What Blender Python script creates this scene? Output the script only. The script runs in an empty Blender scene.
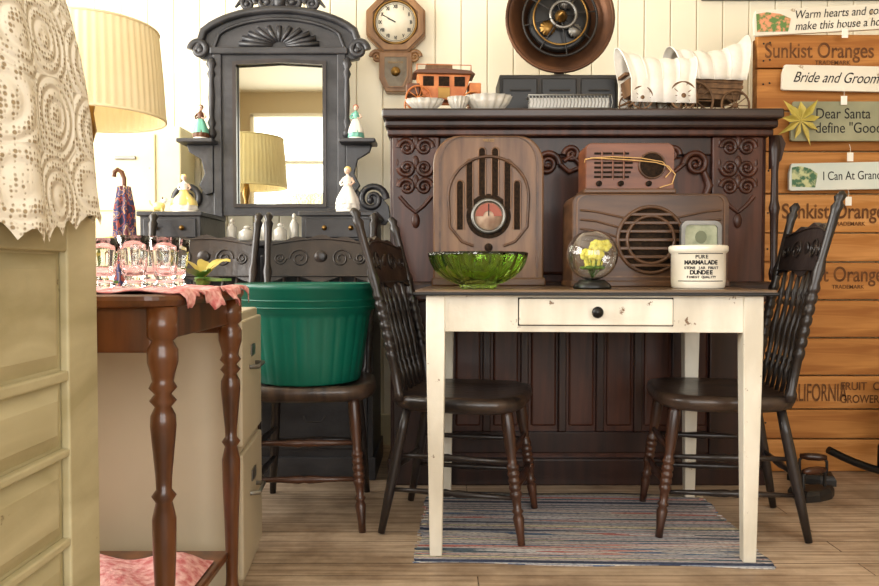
import bpy,bmesh,math,random
from mathutils import Vector,Matrix
random.seed(3)
S=bpy.context.scene
pi=math.pi
def lin(c):
    return tuple(((v/255)/12.92 if v/255<=.04045 else ((v/255+.055)/1.055)**2.4) for v in c[:3])+(1,)
# ---------- materials
def mat(name,c1,c2=None,rough=.5,metal=0,scale=(6,6,6),detail=4,bump=0,bscale=60,coat=0,trans=0,ior=1.45,lo=.35,hi=.65,chip=None,chipat=.62,chipscale=14,dist=0,emit=0,spec=.5):
    m=bpy.data.materials.new(name); m.use_nodes=True
    nt=m.node_tree; n=nt.nodes; l=nt.links; b=n['Principled BSDF']
    b.inputs['Roughness'].default_value=rough; b.inputs['Metallic'].default_value=metal
    b.inputs['Base Color'].default_value=lin(c1); b.inputs['Specular IOR Level'].default_value=spec
    b.inputs['Coat Weight'].default_value=coat; b.inputs['Coat Roughness'].default_value=.15
    b.inputs['Transmission Weight'].default_value=trans; b.inputs['IOR'].default_value=ior
    tc=n.new('ShaderNodeTexCoord')
    out=None
    if c2:
        mp=n.new('ShaderNodeMapping'); mp.inputs['Scale'].default_value=scale; l.new(tc.outputs['Object'],mp.inputs[0])
        nz=n.new('ShaderNodeTexNoise'); nz.inputs['Scale'].default_value=1; nz.inputs['Detail'].default_value=detail; nz.inputs['Distortion'].default_value=dist
        l.new(mp.outputs[0],nz.inputs['Vector'])
        r=n.new('ShaderNodeValToRGB'); r.color_ramp.elements[0].position=lo; r.color_ramp.elements[1].position=hi
        r.color_ramp.elements[0].color=lin(c1); r.color_ramp.elements[1].color=lin(c2)
        l.new(nz.outputs['Fac'],r.inputs[0]); out=r.outputs[0]
    if chip:
        nz2=n.new('ShaderNodeTexNoise'); nz2.inputs['Scale'].default_value=chipscale; nz2.inputs['Detail'].default_value=8; nz2.inputs['Roughness'].default_value=.7
        l.new(tc.outputs['Object'],nz2.inputs['Vector'])
        r2=n.new('ShaderNodeValToRGB'); r2.color_ramp.elements[0].position=chipat; r2.color_ramp.elements[1].position=chipat+.03
        l.new(nz2.outputs['Fac'],r2.inputs[0])
        mx=n.new('ShaderNodeMix'); mx.data_type='RGBA'; l.new(r2.outputs[0],mx.inputs[0])
        if out: l.new(out,mx.inputs[6])
        else: mx.inputs[6].default_value=lin(c1)
        mx.inputs[7].default_value=lin(chip); out=mx.outputs[2]
    if out: l.new(out,b.inputs['Base Color'])
    if bump:
        nz3=n.new('ShaderNodeTexNoise'); nz3.inputs['Scale'].default_value=bscale; nz3.inputs['Detail'].default_value=5
        l.new(tc.outputs['Object'],nz3.inputs['Vector'])
        bp=n.new('ShaderNodeBump'); bp.inputs['Strength'].default_value=bump; bp.inputs['Distance'].default_value=.01
        l.new(nz3.outputs['Fac'],bp.inputs['Height']); l.new(bp.outputs[0],b.inputs['Normal'])
    return m
m_dark=mat('black_wood',(22,18,17),(48,38,34),rough=.36,scale=(12,12,3),coat=.2,bump=.15,bscale=50)
m_dark_leg=mat('dark_brown_turned_wood',(44,24,16),(84,50,32),rough=.36,scale=(20,20,4),coat=.25)
m_seat=mat('worn_black_seat',(28,22,20),(78,60,48),rough=.33,scale=(5,25,5),coat=.2,bump=.2,bscale=40)
m_dresser=mat('ebonised_dresser_wood',(28,28,31),(54,53,56),rough=.42,scale=(5,5,12),coat=.15,bump=.15)
m_piano=mat('mahogany',(44,20,13),(78,42,28),rough=.4,scale=(22,6,2.5),coat=.12,dist=.6,spec=.4)
m_piano2=mat('mahogany_dark',(28,13,9),(52,28,19),rough=.4,scale=(22,6,2.5),coat=.12,spec=.4)
m_piano_top=mat('dark_top_wood',(34,24,21),(60,44,38),rough=.35,scale=(3,20,20),coat=.2)
m_white=mat('worn_cream_paint',(206,198,180),(236,230,214),rough=.5,scale=(9,9,2.5),chip=(120,94,68),chipat=.635,chipscale=22,bump=.2,bscale=30)
m_tabletop=mat('table_top_brown',(78,58,42),(120,96,70),rough=.3,scale=(3,20,20),coat=.2)
m_blk=mat('black_paint',(13,12,12),rough=.35)
m_radio=mat('radio_walnut',(84,56,34),(122,88,58),rough=.42,scale=(24,8,3),coat=.15,spec=.4,bump=.05)
m_radio2=mat('radio_walnut_dark',(62,40,24),(94,64,40),rough=.42,scale=(3,8,24),coat=.15,spec=.4)
m_radio3=mat('radio_mahogany',(88,48,28),(122,72,44),rough=.42,scale=(3,8,24),coat=.15,spec=.4)
m_slot=mat('speaker_cloth_dark',(24,17,12),(48,34,22),rough=.9,scale=(120,120,120),spec=.2)
m_brass=mat('brass',(150,116,62),(110,82,44),rough=.35,metal=.9,scale=(10,10,10))
m_copper=mat('dark_copper',(108,72,48),(64,42,30),rough=.42,metal=.6,scale=(5,5,5))
m_steel=mat('grey_metal',(140,138,132),(100,98,94),rough=.4,metal=.8)
m_iron=mat('cast_iron',(30,28,27),(50,46,42),rough=.5,metal=.3)
m_green=mat('green_plastic',(4,80,64),(8,96,78),rough=.36,scale=(3,3,3))
m_cream=mat('weathered_cream_paint',(174,164,126),(206,197,160),rough=.6,scale=(3,3,9),chip=(120,106,78),chipat=.66,chipscale=9,bump=.25,bscale=18,dist=.8)
m_trimcream=mat('trim_cream',(206,196,160),(220,210,176),rough=.6)
m_file=mat('beige_filing_metal',(176,164,140),(192,180,156),rough=.5,scale=(2,2,2))
m_file2=mat('yellow_cream_metal',(216,204,160),(230,220,180),rough=.5,scale=(3,3,3),chip=(120,104,70),chipat=.7)
m_oak=mat('turned_brown_wood',(62,32,14),(114,66,32),rough=.3,scale=(18,18,3),coat=.4)
m_pink=mat('pink_cloth',(206,112,112),(244,194,188),rough=.9,scale=(60,60,60),bump=.4,bscale=120)
m_shade=mat('lampshade_linen',(240,222,176),(248,236,200),rough=.85,scale=(3,3,3),emit=.12)
m_glass=mat('clear_glass',(250,252,252),rough=.015,trans=1,ior=1.45)
m_greenglass=mat('green_glass',(190,232,110),rough=.03,trans=1,ior=1.45)
m_mirror=mat('mirror_glass',(235,238,226),rough=.02,metal=1)
m_stone=mat('stoneware',(226,218,198),(238,232,216),rough=.3,coat=.5,scale=(6,6,6))
m_ink=mat('black_ink',(26,24,24),rough=.7)
m_inkb=mat('brown_ink',(88,52,24),(122,78,38),rough=.8,scale=(30,30,30))
m_ivory=mat('ivory_dial',(238,232,214),(226,216,190),rough=.5,scale=(9,9,9))
m_clockwood=mat('oak_clock_wood',(120,84,52),(154,114,74),rough=.4,scale=(20,20,4),coat=.2)
m_canvas=mat('wagon_canvas',(236,230,216),(248,244,236),rough=.85,scale=(10,10,10),bump=.3,bscale=40)
m_toywood=mat('toy_wood',(92,66,44),(134,100,68),rough=.6,scale=(30,30,10))
m_coach=mat('coach_orange',(168,88,38),(206,128,66),rough=.45,scale=(20,20,20))
m_skin=mat('porcelain_skin',(236,200,176),rough=.3,coat=.4)
m_por=mat('white_porcelain',(242,238,228),rough=.2,coat=.5)
m_yel=mat('yellow_porcelain',(236,214,130),rough=.3,coat=.4)
m_teal=mat('teal_porcelain',(110,180,160),rough=.3,coat=.4)
m_hair=mat('brown_hair_glaze',(92,54,30),rough=.4)
m_red=mat('red_orange_glaze',(180,90,60),rough=.4)
m_leaf=mat('leaf_green',(60,108,44),(118,150,60),rough=.5,scale=(14,14,14))
m_yleaf=mat('yellow_leaf',(206,184,96),(170,154,66),rough=.6,scale=(14,14,14))
m_flower=mat('yellow_petals',(246,230,60),(250,242,130),rough=.5,scale=(20,20,20))
m_tag=mat('paper_tag',(240,236,224),rough=.8)
m_wire=mat('tan_cord',(202,160,100),rough=.6)
m_signw=mat('sign_cream_paint',(222,214,194),(236,230,214),rough=.6,scale=(5,5,5),chip=(170,150,120),chipat=.64)
m_signg=mat('sign_greygreen_paint',(132,132,104),(160,158,128),rough=.6,scale=(5,5,5))
m_signb=mat('sign_bluewhite_paint',(196,208,200),(224,226,214),rough=.6,scale=(4,4,4))
m_floral=mat('sign_floral_paint',(96,130,70),(220,150,110),rough=.6,scale=(60,60,60),lo=.45,hi=.58)
m_floral2=mat('sign_leaf_paint',(70,110,80),(196,200,150),rough=.6,scale=(50,50,50),lo=.45,hi=.6)
m_wax=mat('frosted_candy_glass',(228,224,214),rough=.15,coat=.5,trans=.45)
def ramp_mat(name,scale,cols,rough=.6,detail=1):
    m=mat(name,(0,0,0),rough=rough); nt=m.node_tree;n=nt.nodes;l=nt.links;b=n['Principled BSDF']
    tc=n.new('ShaderNodeTexCoord'); mp=n.new('ShaderNodeMapping'); mp.inputs['Scale'].default_value=scale; l.new(tc.outputs['Object'],mp.inputs[0])
    nz=n.new('ShaderNodeTexNoise'); nz.inputs['Scale'].default_value=1; nz.inputs['Detail'].default_value=detail; l.new(mp.outputs[0],nz.inputs['Vector'])
    r=n.new('ShaderNodeValToRGB'); cr=r.color_ramp; cr.interpolation='CONSTANT'
    cr.elements[0].position=0; cr.elements[0].color=lin(cols[0][1]); cr.elements[1].position=cols[1][0]; cr.elements[1].color=lin(cols[1][1])
    for p,c in cols[2:]:
        e=cr.elements.new(p); e.color=lin(c)
    l.new(nz.outputs['Fac'],r.inputs[0]); l.new(r.outputs[0],b.inputs['Base Color'])
    return m,r
m_umb,_=ramp_mat('patchwork_umbrella_fabric',(34,34,26),[(0,(30,34,70)),(.40,(150,70,60)),(.45,(50,54,100)),(.52,(190,140,100)),(.55,(90,84,120)),(.62,(206,180,140)),(.66,(110,60,76))],.7,2)
def crochet():
    m=mat('crochet_lace',(232,224,204),rough=.95,spec=.2); nt=m.node_tree;n=nt.nodes;l=nt.links;b=n['Principled BSDF']
    tc=n.new('ShaderNodeTexCoord')
    def math_(op,a,bb=None):
        q=n.new('ShaderNodeMath'); q.operation=op
        for i,v in enumerate((a,bb)):
            if v is None: continue
            if isinstance(v,(int,float)): q.inputs[i].default_value=v
            else: l.new(v,q.inputs[i])
        return q.outputs[0]
    v=n.new('ShaderNodeTexVoronoi'); v.inputs['Scale'].default_value=135; v.inputs['Randomness'].default_value=.35
    v2=n.new('ShaderNodeTexVoronoi'); v2.inputs['Scale'].default_value=10; v2.inputs['Randomness'].default_value=.3
    l.new(tc.outputs['Object'],v.inputs['Vector']); l.new(tc.outputs['Object'],v2.inputs['Vector'])
    ring=math_('SINE',math_('MULTIPLY',v2.outputs['Distance'],44))
    thr=math_('ADD',math_('MULTIPLY',ring,.13),.27)
    d=math_('SUBTRACT',v.outputs['Distance'],thr)
    r=n.new('ShaderNodeValToRGB'); r.color_ramp.elements[0].position=.40; r.color_ramp.elements[1].position=.62
    r.color_ramp.elements[0].color=lin((168,150,120)); r.color_ramp.elements[1].color=lin((244,238,222))
    s=math_('ADD',d,.5); l.new(s,r.inputs[0]); l.new(r.outputs[0],b.inputs['Base Color'])
    hgt=math_('ADD',r.outputs[0],math_('MULTIPLY',ring,.9))
    bp=n.new('ShaderNodeBump'); bp.inputs['Strength'].default_value=.6; bp.inputs['Distance'].default_value=.004
    l.new(hgt,bp.inputs['Height']); l.new(bp.outputs[0],b.inputs['Normal'])
    return m
m_lace=crochet()
def plankmat(name,c1,c2,c3,w,lng,mort,rough=.5,rotz=0,grain=(3,60,1),coat=0):
    m=mat(name,c1,rough=rough,coat=coat); nt=m.node_tree;n=nt.nodes;l=nt.links;b=n['Principled BSDF']
    tc=n.new('ShaderNodeTexCoord'); mp=n.new('ShaderNodeMapping'); mp.inputs['Rotation'].default_value=(0,0,rotz)
    l.new(tc.outputs['Object'],mp.inputs[0])
    br=n.new('ShaderNodeTexBrick'); br.inputs['Scale'].default_value=1; br.inputs['Brick Width'].default_value=lng; br.inputs['Row Height'].default_value=w
    br.inputs['Mortar Size'].default_value=.002; br.inputs['Color1'].default_value=lin(c1); br.inputs['Color2'].default_value=lin(c2); br.inputs['Mortar'].default_value=lin(mort)
    l.new(mp.outputs[0],br.inputs['Vector'])
    mp2=n.new('ShaderNodeMapping'); mp2.inputs['Scale'].default_value=grain; l.new(mp.outputs[0],mp2.inputs[0])
    nz=n.new('ShaderNodeTexNoise'); nz.inputs['Scale'].default_value=1; nz.inputs['Detail'].default_value=6; nz.inputs['Distortion'].default_value=.5; l.new(mp2.outputs[0],nz.inputs['Vector'])
    r=n.new('ShaderNodeValToRGB'); r.color_ramp.elements[0].position=.42; r.color_ramp.elements[1].position=.7
    l.new(nz.outputs['Fac'],r.inputs[0])
    mx=n.new('ShaderNodeMix'); mx.data_type='RGBA'; l.new(r.outputs[0],mx.inputs[0]); l.new(br.outputs['Color'],mx.inputs[6]); mx.inputs[7].default_value=lin(c3)
    nb=n.new('ShaderNodeTexNoise'); nb.inputs['Scale'].default_value=3.5; nb.inputs['Detail'].default_value=8; nb.inputs['Roughness'].default_value=.65; l.new(mp.outputs[0],nb.inputs['Vector'])
    r5=n.new('ShaderNodeValToRGB'); r5.color_ramp.elements[0].position=.36; r5.color_ramp.elements[1].position=.6; r5.color_ramp.elements[0].color=(.52,.48,.45,1); l.new(nb.outputs['Fac'],r5.inputs[0])
    mu=n.new('ShaderNodeMix'); mu.data_type='RGBA'; mu.blend_type='MULTIPLY'; mu.inputs[0].default_value=1; l.new(mx.outputs[2],mu.inputs[6]); l.new(r5.outputs[0],mu.inputs[7])
    l.new(mu.outputs[2],b.inputs['Base Color'])
    bp=n.new('ShaderNodeBump'); bp.inputs['Strength'].default_value=.3; bp.inputs['Distance'].default_value=.004; bp.invert=True
    l.new(br.outputs['Fac'],bp.inputs['Height']); l.new(bp.outputs[0],b.inputs['Normal'])
    return m
m_floor=plankmat('floor_planks',(208,186,160),(192,168,142),(160,136,112),.085,2.1,(88,68,52),rough=.5)
m_crate=[mat('crate_pine_%d'%i,a,b2,rough=.6,scale=(2,10,34),dist=1.0,chip=(126,80,42),chipat=.68,chipscale=7,spec=.3) for i,(a,b2) in enumerate([((172,112,54),(204,144,82)),((184,124,62),(214,156,94)),((158,100,48),(192,132,70))])]
m_wall=mat('cream_wall_paint',(246,236,208),(252,245,222),rough=.6,scale=(3,3,1))
m_plain=mat('plain_plaster',(184,166,136),rough=.8)
m_ceil=mat('ceiling_white',(222,214,196),rough=.8)
m_rug,rr_=ramp_mat('rag_rug',(.35,24,0),[(.0,(56,64,86)),(.38,(150,152,160)),(.42,(198,192,184)),(.45,(92,112,142)),(.48,(190,180,172)),(.515,(186,110,104)),(.535,(200,198,198)),(.58,(84,100,112)),(.63,(206,196,166))],.95,1)
def rugfix(m,r):
    nt=m.node_tree;n=nt.nodes;l=nt.links;b=n['Principled BSDF']; tc=n.new('ShaderNodeTexCoord')
    mp=n.new('ShaderNodeMapping'); mp.inputs['Scale'].default_value=(70,130,0); l.new(tc.outputs['Object'],mp.inputs[0])
    ch=n.new('ShaderNodeTexNoise'); ch.inputs['Scale'].default_value=1; ch.inputs['Detail'].default_value=1; l.new(mp.outputs[0],ch.inputs['Vector'])
    r3=n.new('ShaderNodeValToRGB'); r3.color_ramp.elements[0].position=.36; r3.color_ramp.elements[1].position=.52; r3.color_ramp.elements[0].color=(.62,.62,.65,1)
    l.new(ch.outputs['Fac'],r3.inputs[0])
    mx=n.new('ShaderNodeMix'); mx.data_type='RGBA'; mx.blend_type='MULTIPLY'; mx.inputs[0].default_value=1; l.new(r.outputs[0],mx.inputs[6]); l.new(r3.outputs[0],mx.inputs[7])
    l.new(mx.outputs[2],b.inputs['Base Color'])
    bp=n.new('ShaderNodeBump'); bp.inputs['Strength'].default_value=.7; bp.inputs['Distance'].default_value=.005; l.new(ch.outputs['Fac'],bp.inputs['Height']); l.new(bp.outputs[0],b.inputs['Normal'])
rugfix(m_rug,rr_)
# ---------- geometry
def root(name,loc=(0,0,0),rz=0,sc=1):
    e=bpy.data.objects.new(name,None); S.collection.objects.link(e); e.location=loc; e.rotation_euler=(0,0,rz); e.empty_display_size=.05; e.scale=(sc,sc,sc)
    return e
def fin(name,me,p,m,loc=(0,0,0),rot=(0,0,0),smooth=False):
    o=bpy.data.objects.new(name,me); S.collection.objects.link(o)
    if m: me.materials.append(m)
    o.location=loc; o.rotation_euler=rot
    if p: o.parent=p
    if smooth:
        for f in me.polygons: f.use_smooth=True
    return o
def mesh(name,vs,fs,p,m,loc=(0,0,0),rot=(0,0,0),smooth=False):
    me=bpy.data.meshes.new(name); me.from_pydata([tuple(v) for v in vs],[],fs); 
    bm=bmesh.new(); bm.from_mesh(me); bmesh.ops.recalc_face_normals(bm,faces=bm.faces); bm.to_mesh(me); bm.free()
    return fin(name,me,p,m,loc,rot,smooth)
def box(name,p,a,b,m,bev=.003,rot=(0,0,0)):
    c=[(a[i]+b[i])/2 for i in range(3)]; s=[abs(b[i]-a[i]) for i in range(3)]
    bm=bmesh.new(); bmesh.ops.create_cube(bm,size=1)
    for v in bm.verts: v.co=Vector((v.co.x*s[0],v.co.y*s[1],v.co.z*s[2]))
    if bev: bmesh.ops.bevel(bm,geom=bm.edges[:],offset=min(bev,min(s)*.45),segments=2,affect='EDGES',profile=.5)
    me=bpy.data.meshes.new(name); bm.to_mesh(me); bm.free()
    return fin(name,me,p,m,c,rot)
def revolve(name,p,prof,m,loc=(0,0,0),rot=(0,0,0),seg=24,rm=None,caps=True,smooth=True,sx=1,sy=1):
    vs=[];fs=[];n=len(prof)
    for i,(r,z) in enumerate(prof):
        for j in range(seg):
            t=2*pi*j/seg; k=rm(t,i) if rm else 1
            vs.append((r*k*math.cos(t)*sx,r*k*math.sin(t)*sy,z))
    for i in range(n-1):
        for j in range(seg):
            a=i*seg+j;b=i*seg+(j+1)%seg
            fs.append((a,b,b+seg,a+seg))
    if caps:
        if prof[0][0]>1e-4: fs.append(tuple(range(seg-1,-1,-1)))
        if prof[-1][0]>1e-4: fs.append(tuple(range((n-1)*seg,n*seg)))
    return mesh(name,vs,fs,p,m,loc,rot,smooth)
def turned(name,p,a,b,prof,m,seg=12):
    a=Vector(a);b=Vector(b);d=b-a;L=d.length
    o=revolve(name,p,[(r,t*L) for t,r in prof],m,seg=seg)
    o.location=a; o.rotation_mode='QUATERNION'; o.rotation_quaternion=Vector((0,0,1)).rotation_difference(d.normalized())
    return o
def tube(name,p,pts,r,m,cyc=False,loc=(0,0,0),rot=(0,0,0),radii=None,res=3):
    cu=bpy.data.curves.new(name,'CURVE'); cu.dimensions='3D'; cu.bevel_depth=r; cu.bevel_resolution=res; cu.use_fill_caps=True
    sp=cu.splines.new('POLY'); sp.points.add(len(pts)-1)
    for i,q in enumerate(pts):
        sp.points[i].co=(*q,1); sp.points[i].radius=radii[i] if radii else 1
    sp.use_cyclic_u=cyc; sp.use_smooth=True
    o=bpy.data.objects.new(name,cu); S.collection.objects.link(o); cu.materials.append(m); o.parent=p; o.location=loc; o.rotation_euler=rot
    return o
def circ(c,r,n=28,ax='y',a0=0,a1=2*pi):
    out=[]
    cyc=abs(a1-a0-2*pi)<1e-6
    for i in range(n):
        t=a0+(a1-a0)*i/(n if cyc else n-1)
        u,v=r*math.cos(t),r*math.sin(t)
        out.append({'y':(c[0]+u,c[1],c[2]+v),'z':(c[0]+u,c[1]+v,c[2]),'x':(c[0],c[1]+u,c[2]+v)}[ax])
    return out
def prism(name,p,out,y0,y1,m,loc=(0,0,0),rot=(0,0,0),bev=0):
    n=len(out); vs=[(x,y0,z) for x,z in out]+[(x,y1,z) for x,z in out]
    fs=[tuple(range(n)),tuple(range(2*n-1,n-1,-1))]+[(i,(i+1)%n,n+(i+1)%n,n+i) for i in range(n)]
    o=mesh(name,vs,fs,p,m,loc,rot)
    if bev:
        md=o.modifiers.new('b','BEVEL'); md.width=bev; md.segments=2; md.limit_method='ANGLE'
    return o
def ringp(name,p,o1,o2,y0,y1,m):
    n=len(o1); vs=[(x,y0,z) for x,z in o1]+[(x,y0,z) for x,z in o2]+[(x,y1,z) for x,z in o1]+[(x,y1,z) for x,z in o2]
    fs=[]
    for i in range(n):
        j=(i+1)%n
        fs+=[(i,j,n+j,n+i),(2*n+i,2*n+j,3*n+j,3*n+i),(i,j,2*n+j,2*n+i),(n+i,n+j,3*n+j,3*n+i)]
    return mesh(name,vs,fs,p,m)
def ball(name,p,c,r,m,s=(1,1,1),seg=20):
    bm=bmesh.new(); bmesh.ops.create_uvsphere(bm,u_segments=seg,v_segments=seg//2+2,radius=r)
    for v in bm.verts: v.co=Vector((v.co.x*s[0],v.co.y*s[1],v.co.z*s[2]))
    me=bpy.data.meshes.new(name); bm.to_mesh(me); bm.free()
    return fin(name,me,p,m,c,smooth=True)
def text(name,p,body,size,loc,m,rot=(pi/2,0,0),ext=.0006,ax='LEFT',sx=1,shear=0,bold=0):
    cu=bpy.data.curves.new(name,'FONT'); cu.body=body; cu.size=size; cu.extrude=ext; cu.align_x=ax; cu.align_y='CENTER'; cu.shear=shear; cu.offset=bold
    o=bpy.data.objects.new(name,cu); S.collection.objects.link(o); cu.materials.append(m); o.parent=p; o.location=loc; o.rotation_euler=rot; o.scale=(sx,1,1)
    return o
def scroll(name,p,x,z,r,y,m,flip=1,turns=1.6,th=.007,a0=0,vflip=1):
    pts=[];rad=[]
    N=int(20*turns)
    for i in range(N+1):
        k=i/N; t=a0+k*turns*2*pi; rr=r*(1-.82*k)
        pts.append((x+flip*rr*math.cos(t),y,z+vflip*rr*math.sin(t))); rad.append(1.3-.7*k)
    tube(name,p,pts,th,m,radii=rad)
    ball(name+'_eye',p,pts[-1],th*1.3,m,seg=10)
F=756.; CX=439.5; HY=272.
def PX(px,Y): return (px-CX)/F*Y
def PZ(py,Y): return .8+(HY-py)/F*Y
# ---------- room
box('floor',None,(-2.3,-2.0,-.05),(2.5,3.56,0),m_floor,0)
wb=root('wall_back')
box('backing',wb,(-2.3,3.52,0),(2.5,3.58,2.8),m_wall,0)
x=-2.3;i=0
while x<2.5:
    box('board_%d'%i,wb,(x+.0015,3.50,0),(min(x+.1185,2.5),3.522,2.8),m_wall,.004); x+=.12;i+=1
wr=root('wall_right'); box('panel',wr,(2.5,-2,0),(2.56,3.56,2.8),m_plain,0)
wl=root('wall_left')
box('below_window',wl,(-2.36,-2,0),(-2.3,3.56,.95),m_plain,0); box('above_window',wl,(-2.36,-2,2.5),(-2.3,3.56,2.8),m_plain,0)
box('near_pier',wl,(-2.36,-2,.95),(-2.3,.6,2.5),m_plain,0); box('far_pier',wl,(-2.36,3.0,.95),(-2.3,3.56,2.5),m_plain,0)
wf=root('wall_front')
box('below_window',wf,(-2.3,-2.06,0),(2.5,-2,.7),m_plain,0); box('above_window',wf,(-2.3,-2.06,2.55),(2.5,-2,2.8),m_plain,0)
for k,(a,b) in enumerate([(-2.3,-2.1),(0,.15),(2.3,2.5)]): box('pier_%d'%k,wf,(a,-2.06,.7),(b,-2,2.55),m_plain,0)
box('ceiling',None,(-2.36,-2.06,2.8),(2.56,3.58,2.86),m_ceil,0)
for k,(a,b) in enumerate([(-2.1,0),(.15,2.3)]):
    w=root('window_%d'%(k+1))
    for nm,u,v in [('sill',(a,-2.05,.68),(b,-1.94,.72)),('head',(a,-2.05,2.52),(b,-1.97,2.56)),('jamb_l',(a,-2.05,.7),(a+.04,-1.97,2.55)),('jamb_r',(b-.04,-2.05,.7),(b,-1.97,2.55)),('mullion',((a+b)/2-.02,-2.04,.7),((a+b)/2+.02,-1.98,2.55)),('transom',(a,-2.04,2.0),(b,-1.98,2.04))]:
        box(nm,w,u,v,m_ceil,.002)
w=root('window_3')
for nm,u,v in [('sill',(-2.35,.6,.93),(-2.25,3.0,.97)),('head',(-2.35,.6,2.48),(-2.28,3.0,2.52)),('mullion',(-2.34,1.78,.95),(-2.29,1.82,2.5))]: box(nm,w,u,v,m_ceil,.002)
box('baseboard_back',None,(-2.3,3.48,0),(2.5,3.5,.14),m_trimcream,.003)
# ---------- crate board wall
cr=root('fruit_crate_board_wall')
seams=[-60,-22,36,70,112,152,194,233,262,300,338,376,410,440,473.6]
for i in range(2,len(seams)-1):
    z1=PZ(seams[i],3.0); z0=max(0,PZ(seams[i+1],3.0))
    off=random.uniform(0,.004)
    box('plank_%d'%i,cr,(1.252,3.0+off,z0+.003),(2.3,3.03,z1-.003),random.choice(m_crate),.003)
box('cleat_a',cr,(1.26,3.03,.0),(1.36,3.07,PZ(38,3)),m_crate[2],.003); box('cleat_b',cr,(2.15,3.03,0),(2.25,3.07,PZ(38,3)),m_crate[2],.003)
def ctext(nm,b,px,py,size,sx=1,bold=.0010): text(nm,cr,b,size,(PX(px,2.998),2.9992,PZ(py,2.998)),m_inkb,sx=sx,bold=bold,ext=.0004)
ctext('stencil_1','Sunkist Oranges',762,53,.084,.78)
ctext('stencil_1b','TRADEMARK',812,64.5,.024,bold=.0003)
ctext('stencil_2','Sunkist Oranges',781,212,.084,.78)
ctext('stencil_2b','TRADEMARK',832,224,.022,bold=.0003)
ctext('stencil_3','Sunkist Oranges',781,275,.084,.78)
ctext('stencil_3b','TRADEMARK',832,287,.022,bold=.0003)
ctext('stencil_4','CALIFORNIA',784,394,.100,.45,bold=.0005)
ctext('stencil_5','FRUIT  C',842,387,.045,.9,.0006); ctext('stencil_6','GROWERS',842,400,.045,.8,.0006)
for k in range(10):
    z=PZ([45,62,85,125,172,214,250,318,356,425][k],2.99)
    for j,xx in enumerate((1.275,1.30)): revolve('nail_%d_%d'%(k,j),cr,[(.004,0),(.003,.001),(0,.0015)],m_iron,loc=(xx,2.999,z+.004*j),rot=(pi/2,0,0),seg=8)
def sign(nm,x0,x1,y0,y1,m,lines,sz,rt=0,fl=None,fx=0,tx=None,shear=0,sx=1):
    Y=2.965; r=root(nm,(PX((x0+x1)/2,Y),Y,PZ((y0+y1)/2,Y))); r.rotation_euler=(0,rt,0)
    w=(x1-x0)/F*Y/2; h=(y1-y0)/F*Y/2
    o=[(-w,-h+.004),(-w+.008,-h),(w-.03,-h),(w,-h*.4),(w,h*.6),(w-.02,h),(-w+.01,h),(-w,h*.3)]
    prism('plank',r,o,-.008,.008,m,bev=.002)
    for k,t in enumerate(lines):
        zz=(len(lines)-1)*.5*sz*.95-k*sz*.95
        text('lettering_%d'%k,r,t,sz,(PX(tx if tx else x0+6,Y)-PX((x0+x1)/2,Y),-.0085,zz),m_ink,shear=shear,sx=sx)
    if fl: prism('painted_flowers',r,[(-w+.01,-h*.7),(-w+fx,-h*.8),(-w+fx*1.1,h*.2),(-w+fx*.8,h*.6),(-w+fx*.4,h*.8),(-w+.01,h*.7)],-.0095,-.0085,fl)
    return r
sign('hearts_wall_sign',750,925,9,34,m_signw,['Warm hearts and cozy','make this house a home'],.046,rt=-.055,fl=m_floral,fx=.13,tx=790,sx=.84,shear=.25)
sign('bride_wall_sign',779,912,68,93,m_signw,['Bride and Groom'],.058,shear=.45,tx=789,rt=.02,sx=.80)
sg=sign('santa_wall_sign',788,915,103,142,m_signg,['Dear Santa','define "Good"'],.058,tx=812,sx=.83)
for k in range(9):
    a=k*2*pi/9+.2; c=Vector((-.215,-.012,.0)); R_=.075+.03*(k%2)
    mesh('ribbon_petal_%d'%k,[(c.x,c.y-.004,c.z),(c.x+.045*math.cos(a-.3),c.y-.022,c.z+.045*math.sin(a-.3)),(c.x+R_*math.cos(a),c.y-.006,c.z+R_*math.sin(a)),(c.x+.045*math.cos(a+.3),c.y-.010,c.z+.045*math.sin(a+.3))],[(0,1,2),(0,2,3)],sg,m_yleaf)
sign('grandma_wall_sign',787,915,163,190,m_signb,["I Can At Grandma's"],.048,tx=820,fl=m_floral2,fx=.10,rt=-.02,sx=.76)
for k,(px,py) in enumerate([(842,100),(849,156),(842,34),(848,200)]):
    t=root('price_tag' if k==0 else 'price_tag.%03d'%k,(PX(px,2.94),2.945,PZ(py,2.94)))
    box('card',t,(-.012,-.001,-.022),(.012,.001,.012),m_tag,.0005); tube('string',t,[(0,0,.012),(.003,.004,.03),(0,.008,.045)],.0008,m_tag)
pf=root('black_picture_frame'); 
box('frame_bottom',pf,(PX(741,3),3.46,2.04),(2.3,3.495,2.075),m_blk,.003); box('frame_left',pf,(PX(741,3),3.46,2.075),(PX(741,3)+.035,3.495,2.5),m_blk,.003); box('frame_right',pf,(2.265,3.46,2.075),(2.3,3.495,2.5),m_blk,.003); box('frame_top',pf,(PX(741,3),3.46,2.5),(2.3,3.495,2.535),m_blk,.003); box('picture',pf,(PX(741,3)+.03,3.475,2.07),(2.27,3.49,2.5),m_ivory,.001)
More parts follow.
